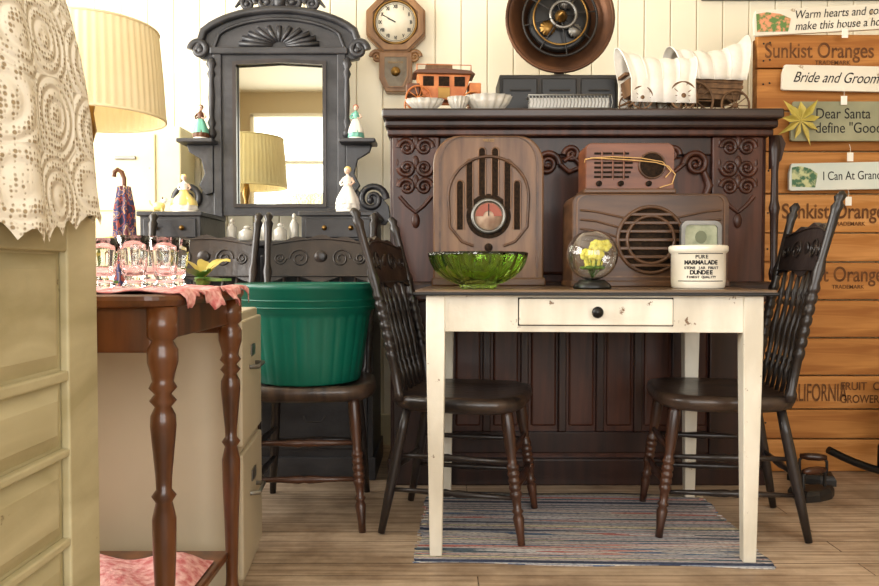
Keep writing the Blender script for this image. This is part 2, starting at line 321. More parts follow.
# ---------- carved upright piano, modelled as a flat case without its keyboard
c=root('carved_upright_piano')
XL,XR,YF=-.185,1.222,2.82
box('carcass',c,(XL,YF+.02,.08),(XR,3.42,1.33),m_piano,.004)
box('plinth',c,(XL-.01,YF-.01,0),(XR+.01,3.40,.10),m_piano2,.005)
box('top_slab',c,(-.208,2.735,1.355),(1.243,3.43,1.39),m_piano_top,.008)
box('cornice',c,(-.20,2.765,1.325),(1.236,3.42,1.357),m_piano2,.01)
box('cornice_lower',c,(-.192,2.79,1.30),(1.228,3.40,1.326),m_piano,.006)
for nm,a,b in [('pilaster_l',-.175,.0),('pilaster_r',1.01,1.2)]:
    box(nm,c,(a,YF-.01,.76),(b,YF+.03,1.30),m_piano,.005)
    box(nm+'_lower',c,(a,YF-.005,.1),(b,YF+.03,.70),m_piano2,.005)
box('waist_rail',c,(XL-.005,YF-.045,.69),(XR+.005,YF+.03,.765),m_piano2,.012)
box('top_rail',c,(.0,YF,1.235),(1.01,YF+.03,1.30),m_piano2,.004)
box('low_rail',c,(.0,YF,.12),(1.01,YF+.03,.2),m_piano2,.004)
for i,(a,b) in enumerate([(.02,.3),(.36,.65),(.71,1.0)]):
    box('upper_panel_%d'%i,c,(a,YF+.005,.79),(b,YF+.03,1.23),m_piano,.012)
for i in range(7):
    a=.02+i*.142
    box('lower_stile_%d'%i,c,(a,YF+.0,.2),(a+.03,YF+.03,.69),m_piano2,.004)
    box('lower_panel_%d'%i,c,(a+.04,YF+.01,.22),(a+.135,YF+.03,.67),m_piano,.008)
turned('side_column',c,(1.232,YF-.03,.77),(1.232,YF-.03,1.30),[(0,.014),(.05,.018),(.1,.012),(.45,.015),(.5,.02),(.55,.014),(.75,.012),(.9,.02),(1,.016)],m_piano2)
prism('corbel',c,[(0,0),(.03,.03),(.045,.09),(.03,.12),(.0,.12)],-.02,.02,m_piano2,loc=(1.222,YF-.02,1.18))
yy=YF-.010
for side,x0,fl in [('l',-.088,1),('r',1.105,1)]:
    for k,zz in enumerate([1.26,1.185,1.115]):
        scroll('carve_%s_a%d'%(side,k),c,x0-.033,zz,.031,yy,m_piano,flip=-1,vflip=(-1)**k,th=.008)
        scroll('carve_%s_b%d'%(side,k),c,x0+.033,zz,.031,yy,m_piano,flip=1,vflip=(-1)**k,th=.008)
        ball('carve_%s_bud%d'%(side,k),c,(x0,yy,zz+.02),.013,m_piano,(1,.6,2))
        for s in (-1,1): ball('carve_%s_leaf%d%d'%(side,k,s+1),c,(x0+s*.068,yy+.004,zz+.02),.011,m_piano,(.8,.5,1.8),10)
    tube('carve_%s_drop'%side,c,[(x0-.06,yy,1.08),(x0-.03,yy,1.045),(x0,yy,1.02),(x0+.03,yy,1.045),(x0+.06,yy,1.08)],.008,m_piano)
    ball('carve_%s_drop_bud'%side,c,(x0,yy,.99),.016,m_piano,(1,.6,1.8))
for s,x0 in [(1,.40),(-1,.66),(-1,.95),(1,.06)]:
    n='scrollwork_%d'%int(x0*100)
    scroll(n+'_a',c,x0,1.20,.045,yy,m_piano,flip=s,turns=1.8,th=.009)
    scroll(n+'_b',c,x0+s*.09,1.235,.03,yy,m_piano,flip=-s,turns=1.5,th=.008)
    tube(n+'_stem',c,[(x0+s*.045,yy,1.20),(x0+s*.08,yy,1.17),(x0+s*.13,yy,1.19),(x0+s*.17,yy,1.23),(x0+s*.2,yy,1.21)],.009,m_piano)
    tube(n+'_leaf',c,[(x0-s*.03,yy,1.17),(x0-s*.05,yy,1.12),(x0-s*.03,yy,1.07),(x0-s*.04,yy,1.02)],.010,m_piano,radii=[1,1.4,1,.3])
# ---------- white table with drawer
TA=-.058
t=root('painted_side_table',(.437,2.385,.005),TA)
def tap(nm,x,y):
    vs=[];
    for z,h in [(0,.017),(.60,.026),(.73,.026)]:
        for sx,sy in [(-1,-1),(1,-1),(1,1),(-1,1)]: vs.append((x+sx*h,y+sy*h,z))
    fs=[(0,1,2,3),(8,9,10,11)]+[(4*k+i,4*k+(i+1)%4,4*k+4+(i+1)%4,4*k+4+i) for k in range(2) for i in range(4)]
    o=mesh(nm,vs,fs,t,m_white); md=o.modifiers.new('b','BEVEL'); md.width=.002
LX,LY=.43,.30
for k,(sx,sy) in enumerate([(-1,-1),(1,-1),(1,1),(-1,1)]): tap('leg_%d'%(k+1),sx*LX,sy*LY)
box('apron_front',t,(-.43,-.318,.63),(.43,-.298,.732),m_white,.002); box('apron_back',t,(-.43,.298,.63),(.43,.318,.732),m_white,.002)
box('apron_left',t,(-.448,-.30,.63),(-.428,.30,.732),m_white,.002); box('apron_right',t,(.428,-.30,.63),(.448,.30,.732),m_white,.002)
box('drawer_front',t,(-.20,-.330,.650),(.215,-.312,.722),m_white,.003)
box('drawer_gap',t,(-.203,-.3195,.647),(.218,-.316,.725),m_slot,.001)
revolve('drawer_knob',t,[(.006,0),(.006,.008),(.013,.012),(.016,.02),(.012,.027),(0,.029)],m_blk,loc=(.01,-.329,.686),rot=(pi/2,0,0),seg=18)
box('top_board',t,(-.485,-.345,.735),(.485,.345,.747),m_tabletop,.004)
box('top_edge_trim',t,(-.49,-.35,.731),(.49,.35,.740),m_blk,.003)
# ---------- chairs
postp=[(0,.015),(.04,.018),(.06,.013),(.2,.014)]+[(.22+.013*k,(.0172,.0180,.0172,.0130)[k%4]) for k in range(26)]+[(.57,.013),(.63,.018),(.68,.012),(.9,.014),(.93,.018),(.95,.011),(.975,.018),(1,.006)]
def chair(name,loc,rz,HB=.59,lean=1,zs=1):
    c=root(name,loc,rz); c.scale=(1,1,zs)
    out=[]
    N=36
    for i in range(N):
        a=2*pi*i/N; ca,sa=math.cos(a),math.sin(a); n=3.6
        r=(abs(ca)**n+abs(sa)**n)**(-1/n); out.append((.205*r*ca,.205*r*sa*(1.03+.06*ca)))
    vs=[];fs=[]
    rings=[(.90,.398),(.985,.408),(1.02,.425),(1.0,.444),(.93,.449),(.7,.440),(.35,.437),(.05,.438)]
    for s,z in rings:
        for (x,y) in out: vs.append((x*s,y*s,z))
    for k in range(len(rings)-1):
        for i in range(N): fs.append((k*N+i,k*N+(i+1)%N,(k+1)*N+(i+1)%N,(k+1)*N+i))
    fs.append(tuple(range(N-1,-1,-1))); fs.append(tuple(range((len(rings)-1)*N,len(rings)*N)))
    mesh('seat',vs,fs,c,m_seat,smooth=True)
    fl=[(0,.011),(.08,.012),(.2,.017),(.23,.012),(.25,.018),(.27,.012),(.34,.014)]+[(.36+.0125*k,(.0175,.0185,.0175,.0145)[k%4]) for k in range(20)]+[(.63,.013),(.75,.018),(.95,.019),(1,.015)]
    bl=[(0,.011),(.3,.015),(.5,.017),(.8,.016),(1,.014)]
    turned('leg_1',c,(.205,-.18,0),(.155,-.15,.41),fl,m_dark_leg); turned('leg_2',c,(.205,.18,0),(.155,.15,.41),fl,m_dark_leg)
    turned('leg_3',c,(-.225,-.17,0),(-.15,-.14,.41),bl,m_dark); turned('leg_4',c,(-.225,.17,0),(-.15,.14,.41),bl,m_dark)
    st=[(0,.007),(.3,.009),(.45,.013),(.5,.010),(.55,.013),(.7,.009),(1,.007)]
    for k,z in enumerate([.16,.27]):
        f=z/.42
        xf=.205-.05*f; yf=.18-.03*f; xb=-.225+.075*f; yb=.17-.03*f
        turned('side_stretcher_%d'%(2*k),c,(xf,-yf,z-.02),(xb,-yb,z-.02),st,m_dark,10); turned('side_stretcher_%d'%(2*k+1),c,(xf,yf,z-.02),(xb,yb,z-.02),st,m_dark,10)
        turned('front_stretcher_%d'%k,c,(xf,-yf,z),(xf,yf,z),st,m_dark_leg,10)
    turned('back_stretcher',c,(-.19,-.15,.2),(-.19,.15,.2),st,m_dark,10)
    def bx(z): 
        k=(z-.44)/.57; return -.165-(.10*k+.045*k*k)*lean
    ZS=HB-.59
    for s,nm in [(-1,'post_1'),(1,'post_2')]:
        L=[.43+HB*tt for tt,_ in postp]
        vs=[];fs=[];seg=12
        for (tt,r),z in zip(postp,L):
            for j in range(seg):
                a=2*pi*j/seg; vs.append((bx(z)+r*math.cos(a),s*(.175+.02*tt)+r*math.sin(a),z))
        for i in range(len(L)-1):
            for j in range(seg): fs.append((i*seg+j,i*seg+(j+1)%seg,(i+1)*seg+(j+1)%seg,(i+1)*seg+j))
        fs.append(tuple(range(seg))); fs.append(tuple(range((len(L)-1)*seg,len(L)*seg)))
        mesh(nm,vs,fs,c,m_dark,smooth=True)
    N=20; vs=[];fs=[]
    for i in range(N+1):
        u=-1+2*i/N; y=u*.19; cv=-.022*(1-u*u)
        top=.905+.028*math.cos(u*pi/2)+.006*math.cos(u*pi*4)+ZS; bot=.775-.012*math.cos(u*pi*2)+ZS
        for z in (bot,top):
            for dx in (.009,-.009): vs.append((bx(z)+cv+dx,y,z))
    for i in range(N):
        a=4*i;b=a+4
        fs+=[(a,b,b+2,a+2),(a+1,b+1,b+3,a+3),(a,b,b+1,a+1),(a+2,b+2,b+3,a+3)]
    fs+=[(0,1,3,2),(4*N,4*N+1,4*N+3,4*N+2)]
    mesh('crest_rail',vs,fs,c,m_dark)
    for fx,tag in [(.0105,'front'),(-.0105,'rear')]:
        for s in (-1,1):
            for q,(yc,R_) in enumerate([(.075,.036),(.145,.022)]):
                pts=[]
                for i in range(26):
                    k=i/25; a=k*3.4*pi+q*pi; rr=R_*(1-.8*k)
                    y=s*(yc+rr*math.cos(a)); z=.85+ZS+rr*math.sin(a); u=y/.19
                    pts.append((bx(z)-.022*(1-u*u)+fx,y,z))
                tube('pressed_scroll_%s_%d_%d'%(tag,s+1,q),c,pts,.0032,m_dark)
        ball('pressed_shell_'+tag,c,(bx(.855+ZS)-.022+fx,0,.855+ZS),.024,m_dark,(.25,1,1),seg=12)
        for zz0 in (.897,.785):
            pts=[]
            for i in range(21):
                u=-.92+1.84*i/20; z=zz0+ZS+(.025*math.cos(u*pi/2) if zz0>.8 else 0); pts.append((bx(z)-.022*(1-u*u)+fx,u*.19,z))
            tube('pressed_border_%s_%d'%(tag,int(zz0*100)),c,pts,.003,m_dark)
    sp=[(0,.006),(.15,.008),(.2,.013),(.24,.007),(.28,.012),(.3,.007),(.4,.009),(.5,.014),(.6,.009),(.7,.007),(.72,.012),(.76,.007),(.8,.013),(.85,.008),(1,.006)]
    for k in range(6):
        u=-.72+1.44*k/5
        turned('spindle_%d'%k,c,(-.17,u*.17,.435),(bx(.785+ZS)-.022*(1-u*u)+.002,u*.18,.785+ZS),sp,m_dark,10)
    return c
chair('pressback_chair',(.08,2.40,.005),-.23,.61,.88,.95)
chair('pressback_chair.001',(.885,2.40,.005),pi-.13,.64,.78,.96)
chair('pressback_chair.002',(-.425,2.50,0),-pi/2+.04)
chair('pressback_chair.003',(-.865,2.50,0),-pi/2)
# ---------- green planter tub
g=root('green_plastic_planter',(-.43,2.46,.451))
def ribs(t,i): return 1+(.016*(abs(math.cos(15*t))**.6-.6) if 1<=i<=4 else 0)
revolve('tub',g,[(.165,0),(.170,.006),(.182,.08),(.193,.15),(.201,.205),(.206,.222),(.218,.232),(.221,.29),(.228,.295),(.228,.312),(.221,.314),(.212,.305),(.205,.23),(.19,.15),(.16,.02),(0,.018)],m_green,seg=240,rm=ribs)
for k,z in enumerate([.24,.262]): tube('rim_band_%d'%k,g,circ((0,0,z),.2195,48,'z'),.003,m_green,cyc=True)
# ---------- rug
N=26;M_=40;vs=[];fs=[]
for j in range(N+1):
    for i in range(M_+1):
        u=i/M_;v=j/N
        x=-.485+.97*u+.012*math.sin(v*17)*(1 if u>.5 else -.6); y=-.325+.67*v+.008*math.sin(u*11)
        vs.append((x,y,.0025+.001*math.sin(u*9+v*3)*math.sin(v*8)))
for j in range(N):
    for i in range(M_):
        a=j*(M_+1)+i; fs.append((a,a+1,a+M_+2,a+M_+1))
r=root('rag_rug',(.43,2.36,0),-.04)
o=mesh('woven_mat',vs,fs,r,m_rug,smooth=True); md=o.modifiers.new('s','SOLIDIFY'); md.thickness=.002; md.offset=0
for k in range(26):
    yq=-.32+.64*k/25
    for s in (-1,1): tube('fringe_%d_%d'%(k,s+1),r,[(s*.47,yq,.003),(s*(.485+.01*random.random()),yq+.006*random.uniform(-1,1),.003)],.002,m_rug,res=1)
# ---------- tombstone radio
r=root('tombstone_radio',(.165,2.55,.7525))
w=.186;H=.505
out=[(-w,0),(w,0),(w,.36)]+[(w-.085+.085*math.cos(a),.41+.095*math.sin(a)) for a in [pi/2*k/8 for k in range(9)]]
out+=[(-x,z) for x,z in reversed(out[2:])]
prism('cabinet',r,out,0,.16,m_radio,bev=.006)
box('base_moulding',r,(-w-.006,-.01,0),(w+.006,.165,.028),m_radio2,.005)
ringp('face_bead',r,[(x*.90,.02+z*.95) for x,z in out],[(x*.86,.03+z*.93) for x,z in out],-.005,.002,m_radio2)
def slot(nm,x,z0,z1,h): 
    prism(nm,r,[(x-h,z0),(x+h,z0),(x+h,z1-h)]+[(x+h*math.cos(a),z1-h+h*math.sin(a)) for a in [pi*k/8 for k in range(1,8)]]+[(x-h,z1-h)],-.0015,.006,m_slot)
    tube(nm+'_edge',r,[(x-h,-.001,z0),(x-h,-.001,z1-h)]+[(x+h*math.cos(a),-.001,z1-h+h*math.sin(a)) for a in [pi-pi*k/8 for k in range(0,9)]]+[(x+h,-.001,z0)],.0028,m_radio)
for k,(x,z0,z1) in enumerate([(-.096,.19,.355),(-.064,.26,.425),(-.022,.305,.465),(.022,.305,.465),(.064,.26,.425),(.096,.19,.355)]): slot('grille_slot_%d'%k,x,z0,z1,.012)
tube('grille_arch',r,circ((0,-.003,.30),.135,24,'y',0,pi),.005,m_radio2)
for s in (-1,1): tube('grille_side_%d'%(s+1),r,[(s*.135,-.003,.3),(s*.13,-.003,.2),(s*.09,-.003,.15),(s*.05,-.003,.135)],.005,m_radio2)
prism('dial_backplate',r,[(.075*math.cos(a),.235+.075*math.sin(a)) for a in [2*pi*k/36 for k in range(36)]],-.003,.002,m_slot)
revolve('dial_bezel',r,[(.058,0),(.060,.008),(.053,.012),(.047,.008),(.047,.002)],m_steel,loc=(0,0,.235),rot=(pi/2,0,0),seg=36,caps=False)
revolve('dial_face',r,[(.048,0),(.048,.004),(0,.0045)],mat('faded_dial_face',(186,160,138),(150,118,98),scale=(30,30,30)),loc=(0,0,.235),rot=(pi/2,0,0),seg=36)
prism('dial_scale',r,[(.044*math.cos(a),.044*math.sin(a)) for a in [pi*k/14 for k in range(15)]]+[(.018*math.cos(a),.018*math.sin(a)) for a in [pi-pi*k/14 for k in range(15)]],-.0058,-.0046,mat('dial_scale_red',(150,76,56)),loc=(0,0,.235))
box('dial_pointer',r,(-.0015,-.008,.235),(.0015,-.006,.276),m_ink,.0003)
for k,(x,z) in enumerate([(0,.13),(-.07,.10),(.07,.10),(0,.075)]):
    revolve('knob_%d'%k,r,[(.013,0),(.014,.006),(.011,.018),(0,.019)],m_slot,loc=(x,0,z),rot=(pi/2,0,0),seg=18)
revolve('crest_badge',r,[(.02,0),(.018,.004),(0,.005)],m_brass,loc=(0,0,.05),rot=(pi/2,0,0),seg=16,sy=.4)
text('top_label',r,'VELCO',.012,(0,-.006,.488),m_brass,ax='CENTER')
# ---------- table radio
r=root('wooden_table_radio',(.674,2.42,.7525))
w=.25;H=.298
out=[(-w,0),(w,0),(w,H-.03)]+[(w-.03+.03*math.cos(a),H-.03+.03*math.sin(a)) for a in [pi/2*k/6 for k in range(7)]]+[(-w+.03-.03*math.cos(a),H-.03+.03*math.sin(a)) for a in [pi/2-pi/2*k/6 for k in range(7)]]
prism('cabinet',r,out,0,.19,m_radio2,bev=.006)
box('foot',r,(-w-.004,-.006,0),(w+.004,.195,.02),m_radio2,.004)
ringp('face_bead',r,[(x*.95,.03+z*.88) for x,z in out],[(x*.93,.035+z*.86) for x,z in out],-.004,.002,m_radio)
cx,cz,R=.0,.15,.105
revolve('speaker_cloth',r,[(R,0),(R,.003),(0,.0035)],m_slot,loc=(cx,0,cz),rot=(pi/2,0,0),seg=40)
for q,k_ in enumerate((1,.72)): tube('speaker_ring_%d'%q,r,circ((cx,-.005,cz),R*k_,40),.006,m_radio2,cyc=True)
for k in range(7):
    z=-.081+.027*k; hw=math.sqrt(max(0,R*R-z*z))
    box('louvre_%d'%k,r,(cx-hw,-.010,cz+z-.005),(cx+hw,-.002,cz+z+.005),m_radio2,.002)
for s in (-1,1):
    for k in range(5):
        a0=math.asin(min(.95,(-.05+.03*k)/R)); x0=cx+s*(R*math.cos(a0)+.004)
        tube('swoosh_%d_%d'%(s+1,k),r,[(x0,-.002,cz-.05+.03*k),(s*w*.7,-.002,cz-.03+.03*k),(s*w*.9,-.002,cz-.025+.03*k)],.0035,m_radio2)
box('dial_window',r,(.145,-.006,.045),(.215,0,.085),m_brass,.003); box('dial_card',r,(.152,-.0075,.051),(.208,-.005,.079),m_ivory,.001)
for k,x in enumerate([-.19,-.15,.12]): revolve('knob_%d'%k,r,[(.014,0),(.015,.008),(.011,.02),(0,.021)],m_slot,loc=(x,0,.055),rot=(pi/2,0,0),seg=18)
# small radio on top
r=root('small_mantel_radio',(.612,2.44,1.052))
w=.142;H=.162
out=[(-w,0),(w,0),(w,H-.02)]+[(w-.02+.02*math.cos(a),H-.02+.02*math.sin(a)) for a in [pi/2*k/6 for k in range(7)]]+[(-w+.02-.02*math.cos(a),H-.02+.02*math.sin(a)) for a in [pi/2-pi/2*k/6 for k in range(7)]]
prism('cabinet',r,out,0,.13,m_radio3,bev=.005)
box('plinth',r,(-w-.006,-.008,0),(w+.006,.135,.016),m_radio2,.004)
revolve('dial',r,[(.042,0),(.042,.005),(.036,.008),(0,.006)],m_slot,loc=(.07,0,.09),rot=(pi/2,0,0),seg=30); tube('dial_ring',r,circ((.07,-.006,.09),.041,30),.003,m_radio2,cyc=True)
for k in range(6): 
    z=.05+.015*k; box('grille_bar_%d'%k,r,(-.115,-.002,z),(.012-.006*abs(k-2.5),.002,z+.007),m_slot,.001)
for k in range(3): tube('grille_upright_%d'%k,r,[(-.09+.035*k,-.003,.045),(-.09+.035*k,-.003,.135)],.003,m_radio3)
for k,x in enumerate([-.1,-.03,.06]): revolve('knob_%d'%k,r,[(.009,0),(.009,.01),(0,.011)],m_slot,loc=(x,0,.032),rot=(pi/2,0,0),seg=14)
tube('power_cord',r,[(-w-.004,.0,.10),(-w-.004,-.012,.108),(-.12,-.014,.112),(-.04,-.014,.108),(.02,-.014,.104),(.08,-.014,.098),(.12,-.014,.086),(w+.0,-.014,.06),(w-.01,-.014,.03),(w-.05,-.015,.018)],.0018,m_wire)
tube('power_cord_loop',r,[(-.13,-.014,.112),(-.06,-.015,.116),(.03,-.015,.112),(.10,-.015,.10),(.128,-.015,.07),(.11,-.015,.05)],.0016,m_wire)
# ---------- glass bowl
b=root('green_glass_bowl',(.112,2.2,.7525))
def scal(t,i): return 1+(.05*math.cos(16*t)*min(1,i/3) if i<=9 else .05*math.cos(16*t)*min(1,(16-i)/6))
revolve('bowl',b,[(.05,0),(.055,.004),(.05,.010),(.075,.018),(.102,.034),(.122,.054),(.134,.078),(.138,.095),(.139,.103),(.135,.105),(.132,.093),(.127,.077),(.115,.056),(.095,.038),(.065,.025),(.03,.018),(0,.016)],m_greenglass,seg=160,rm=scal)
# ---------- paperweight globe
b=root('flower_glass_globe',(.434,2.15,.7525))
revolve('black_base',b,[(.052,0),(.054,.004),(.05,.014),(.04,.02),(.036,.026),(0,.024)],m_blk,seg=32)
revolve('glass_dome',b,[(0,.0235)]+[(.072*math.sin(a),.096-.072*math.cos(a)) for a in [pi*k/24 for k in range(1,24)]]+[(0,.168)]+[(.0685*math.sin(a),.096+.0685*math.cos(a)) for a in [pi*k/24 for k in range(1,24)]]+[(0,.0275)],m_glass,seg=48)
for k in range(12):
    a=k*2.4; rr=.010+.026*(k%3)/2
    p0=(rr*math.cos(a),rr*math.sin(a)-.010,.097+.024*((k*7)%3-1))
    for q in range(5):
        aa=q*2*pi/5+k; ball('petal_%d_%d'%(k,q),b,(p0[0]+.009*math.cos(aa),p0[1]-.004,p0[2]+.009*math.sin(aa)),.0085,m_flower,(1,.5,1),8)
    tube('stem_%d'%k,b,[p0,(p0[0]*.5,p0[1]*.5,.05),(0,0,.03)],.0012,m_leaf)
for k in range(6):
    a=k*1.05; ball('leaf_%d'%k,b,(.022*math.cos(a),.022*math.sin(a),.06),.014,m_leaf,(1,.6,.4),8)
# ---------- crock
b=root('stoneware_crock',(.752,2.2,.7525))
revolve('pot',b,[(.070,0),(.074,.004),(.076,.02),(.076,.10),(.080,.104),(.083,.108),(.083,.120),(.079,.124),(.074,.122),(.071,.112),(.070,.02),(0,.018)],m_stone,seg=48)
def arc_text(body,z,size,r=.0766,bold=.0004):
    n=len(body); tot=n*size*.66
    for i,ch in enumerate(body):
        if ch==' ': continue
        s=-tot/2+(i+.5)*size*.66; a=-pi/2-.2+s/r
        text('print_%d_%d'%(int(z*1000),i),b,ch,size,(r*math.cos(a),r*math.sin(a),z),m_ink,rot=(pi/2,0,a+pi/2),ax='CENTER',ext=.0004,bold=bold)
arc_text('PURE',.090,.014); arc_text('MARMALADE',.074,.016,bold=.0008); arc_text('STONE JAR FRUIT',.059,.010); arc_text('DUNDEE',.046,.016,bold=.0008); arc_text('FINEST QUALITY',.033,.009)
for z in (.1,.022): tube('print_line_%d'%int(z*1000),b,circ((0,0,z),.0765,24,'z',-pi/2-1.1,-pi/2+.7),.0012,m_ink)
# ---------- small frame
b=root('small_silver_frame',(.806,2.335,.7525))
def fo_(w_,z0,z1,rr): return [(-w_,z0),(w_,z0),(w_,z1-rr)]+[(w_-rr+rr*math.cos(a),z1-rr+rr*math.sin(a)) for a in [pi/2*k/5 for k in range(6)]]+[(-w_+rr-rr*math.cos(a),z1-rr+rr*math.sin(a)) for a in [pi/2-pi/2*k/5 for k in range(6)]]
ringp('frame',b,fo_(.062,0,.205,.02),fo_(.050,.012,.193,.014),-.006,.012,m_steel)
prism('picture',b,fo_(.052,.01,.195,.014),0,.010,mat('faded_green_print',(134,142,116),(172,174,146),scale=(30,30,30)))
prism('picture_figure',b,[(.018*math.cos(a),.155+.02*math.sin(a)) for a in [2*pi*k/14 for k in range(14)]],-.0015,.001,mat('faded_print_figure',(104,110,84)))
prism('easel_leg',b,[(-.01,0),(.01,0),(.01,.12),(-.01,.12)],.014,.018,m_steel,rot=(-.2,0,0))
# ---------- items on the piano top
ZT=1.391
b=root('black_drawer_chest',(PX(558,2.92),2.92,ZT))
w=.228
box('case',b,(-w,0,0),(w,.2,.165),m_iron,.004)
for k in range(3):
    box('drawer_%d'%k,b,(-w+.012+k*.15,-.008,.015),(-w+.145+k*.15,.002,.15),m_blk,.004)
    box('drawer_rim_%d'%k,b,(-w+.04+k*.15,-.014,.10),(-w+.12+k*.15,-.006,.108),m_iron,.002)
b=root('antique_dish_heater',(PX(558,3.01),3.01,ZT+.166))
R=.208; cz=.235
revolve('reflector_dish',b,[(0,-.055),(.06,-.05),(.12,-.03),(.16,-.005),(.185,.02),(.20,.028),(R,.026),(R,.018),(.19,.012),(.165,-.014),(.12,-.04),(.06,-.06),(0,-.065)],m_copper,loc=(0,0,cz),rot=(pi/2,0,0),seg=64,caps=False)
tube('rim_outer',b,circ((0,-.026,cz),R,48),.007,m_copper,cyc=True)
tube('rim_inner',b,circ((0,-.02,cz),.145,48),.005,m_iron,cyc=True)
revolve('centre_plate',b,[(.125,0),(.125,.006),(.11,.01),(0,.01)],m_blk,loc=(0,.0,cz),rot=(pi/2,0,0),seg=40)
tube('guard_ring',b,circ((0,-.035,cz),.105,40),.004,m_brass,cyc=True); tube('gear_ring',b,circ((.01,-.04,cz+.01),.05,30),.006,m_steel,cyc=True)
for k in range(8):
    a=k*pi/4+.2; tube('guard_spoke_%d'%k,b,[(.02*math.cos(a),-.045,cz+.02*math.sin(a)),(.105*math.cos(a),-.035,cz+.105*math.sin(a)),(.145*math.cos(a),-.02,cz+.145*math.sin(a))],.003,m_iron)
revolve('centre_hub',b,[(.024,0),(.024,.02),(.016,.035),(.006,.06),(0,.062)],m_brass,loc=(0,-.03,cz),rot=(pi/2,0,0),seg=20)
revolve('small_gear',b,[(.03,0),(.03,.008),(0,.009)],m_brass,loc=(-.05,-.03,cz-.04),rot=(pi/2,0,0),seg=48,rm=lambda t,i:1+.08*math.cos(12*t)); revolve('small_gear_b',b,[(.025,0),(.025,.008),(0,.009)],m_steel,loc=(.055,-.03,cz-.05),rot=(pi/2,0,0),seg=48,rm=lambda t,i:1+.08*math.cos(12*t)); revolve('small_gear_c',b,[(.032,0),(.032,.006),(0,.007)],m_steel,loc=(.02,-.028,cz+.065),rot=(pi/2,0,0),seg=48,rm=lambda t,i:1+.08*math.cos(12*t))
revolve('foot',b,[(.065,0),(.065,.008),(.045,.014),(.02,.02),(.018,.05),(0,.05)],m_iron,seg=28)
box('stem',b,(-.012,-.01,.01),(.012,.03,.06),m_iron,.003)
def wheel(nm,p,c,r,m,sp=10):
    tube(nm+'_rim',p,circ(c,r,26),r*.07,m,cyc=True)
    for k in range(sp):
        a=2*pi*k/sp; tube(nm+'_spoke_%d'%k,p,[c,(c[0]+r*math.cos(a),c[1],c[2]+r*math.sin(a))],r*.035,m,res=1)
    revolve(nm+'_hub',p,[(r*.18,-.006),(r*.18,.006),(0,.008)],m,loc=c,rot=(pi/2,0,0),seg=12)
def wagon(nm,loc,rz,L,s,flare=.5,skirt=0,drape=0):
    b=root(nm,loc,rz)
    hb=.055*s
    prism('wagon_box',b,[(-L*.46,hb),(L*.46,hb),(L*.52,hb+.05*s),(-L*.52,hb+.05*s)],-.045*s,.045*s,m_toywood,bev=.001)
    for k in range(3): box('side_board_%d'%k,b,(-L*.5,-.049*s,hb+.012*s+k*.014*s),(L*.5,-.045*s,hb+.02*s+k*.014*s),m_toywood,.001)
    vs=[];fs=[];N=60;Q=18
    def pt(u,j):
        zc=hb+.045*s; x=u*L*.52
        r=(.058+.004*abs(math.sin(u*pi*2.5)))*s; e=max(0,u)
        if j<0: return (x,-r*(1.02+.05*math.sin(u*24)*(-j/skirt)),zc+j*(1+drape*e+.1*math.sin(u*9)))
        if j>pi: return (x,r*1.02,zc-(j-pi))
        hgt=1.35+.12*u*u+flare*e*e
        return (x+(.10*u+.16*flare*e*e)*L*math.sin(j),-r*.97*math.cos(j),zc+r*hgt*math.sin(j))
    js=([-skirt,-skirt*.5] if skirt else [])+[pi*j/Q for j in range(Q+1)]+([pi+skirt] if skirt else [])
    for i in range(N+1):
        for j in js: vs.append(pt(-1+2*i/N,j))
    q=len(js)
    for i in range(N):
        for j in range(q-1): k=i*q+j; fs.append((k,k+1,k+q+1,k+q))
    o=mesh('canvas_bonnet',vs,fs,b,m_canvas,smooth=True); md=o.modifiers.new('s','SOLIDIFY'); md.thickness=.002
    for k in range(5):
        u=-.98+k*.49
        tube('hoop_%d'%k,b,[pt(u,pi*j/12) for j in range(13)],.0022,m_canvas)
    for k,(x,r) in enumerate([(-L*.32,.045*s),(L*.34,.036*s)]):
        for sd in (-1,1): wheel('wheel_%d_%d'%(k,sd+1),b,(x,sd*.058*s,r+.003),r,m_toywood)
        tube('axle_%d'%k,b,[(x,-.06*s,r+.003),(x,.06*s,r+.003)],.004,m_toywood)
    tube('tongue',b,[(L*.4,0,.04*s),(L*.62,0,.02*s)],.004,m_toywood)
    box('driver_seat',b,(L*.5,-.035*s,hb+.06*s),(L*.58,.035*s,hb+.07*s),m_toywood,.001)
    return b
wagon('covered_wagon_model',(PX(655,2.84),2.84,ZT),pi+.1,.235,1.12,.35,.085)
wagon('covered_wagon_model.001',(PX(702,3.06),3.06,ZT),.12,.25,1.6,.6,.0)
b=root('stagecoach_model',(PX(443,2.88),2.88,ZT),.08,1.12)
body=[(-.075,.075),(-.065,.055),(-.04,.045),(.04,.045),(.065,.055),(.075,.075),(.09,.13),(-.09,.13)]
prism('coach_body',b,body,-.04,.04,m_coach,bev=.003)
prism('roof',b,[(-.105,.13),(.105,.13),(.09,.142),(0,.148),(-.09,.142)],-.048,.048,m_hair,bev=.002)
for k,x in enumerate([-.052,0,.052]): box('window_%d'%k,b,(x-.018,-.042,.09),(x+.018,-.039,.122),m_slot,.001)
box('door_panel',b,(-.02,-.0425,.05),(.02,-.040,.086),m_brass,.001)
for s in (-1,1): tube('roof_rail_%d'%(s+1),b,[(-.09,s*.042,.14),(-.09,s*.042,.16),(.09,s*.042,.16),(.09,s*.042,.14)],.002,m_coach)
box('luggage',b,(-.06,-.025,.146),(.03,.025,.168),m_toywood,.004)
box('driver_box',b,(.085,-.035,.07),(.125,.035,.105),m_coach,.003); box('rear_boot',b,(-.125,-.035,.06),(-.08,.035,.1),m_hair,.004)
tube('chassis',b,[(-.12,0,.04),(.13,0,.04)],.005,m_coach)
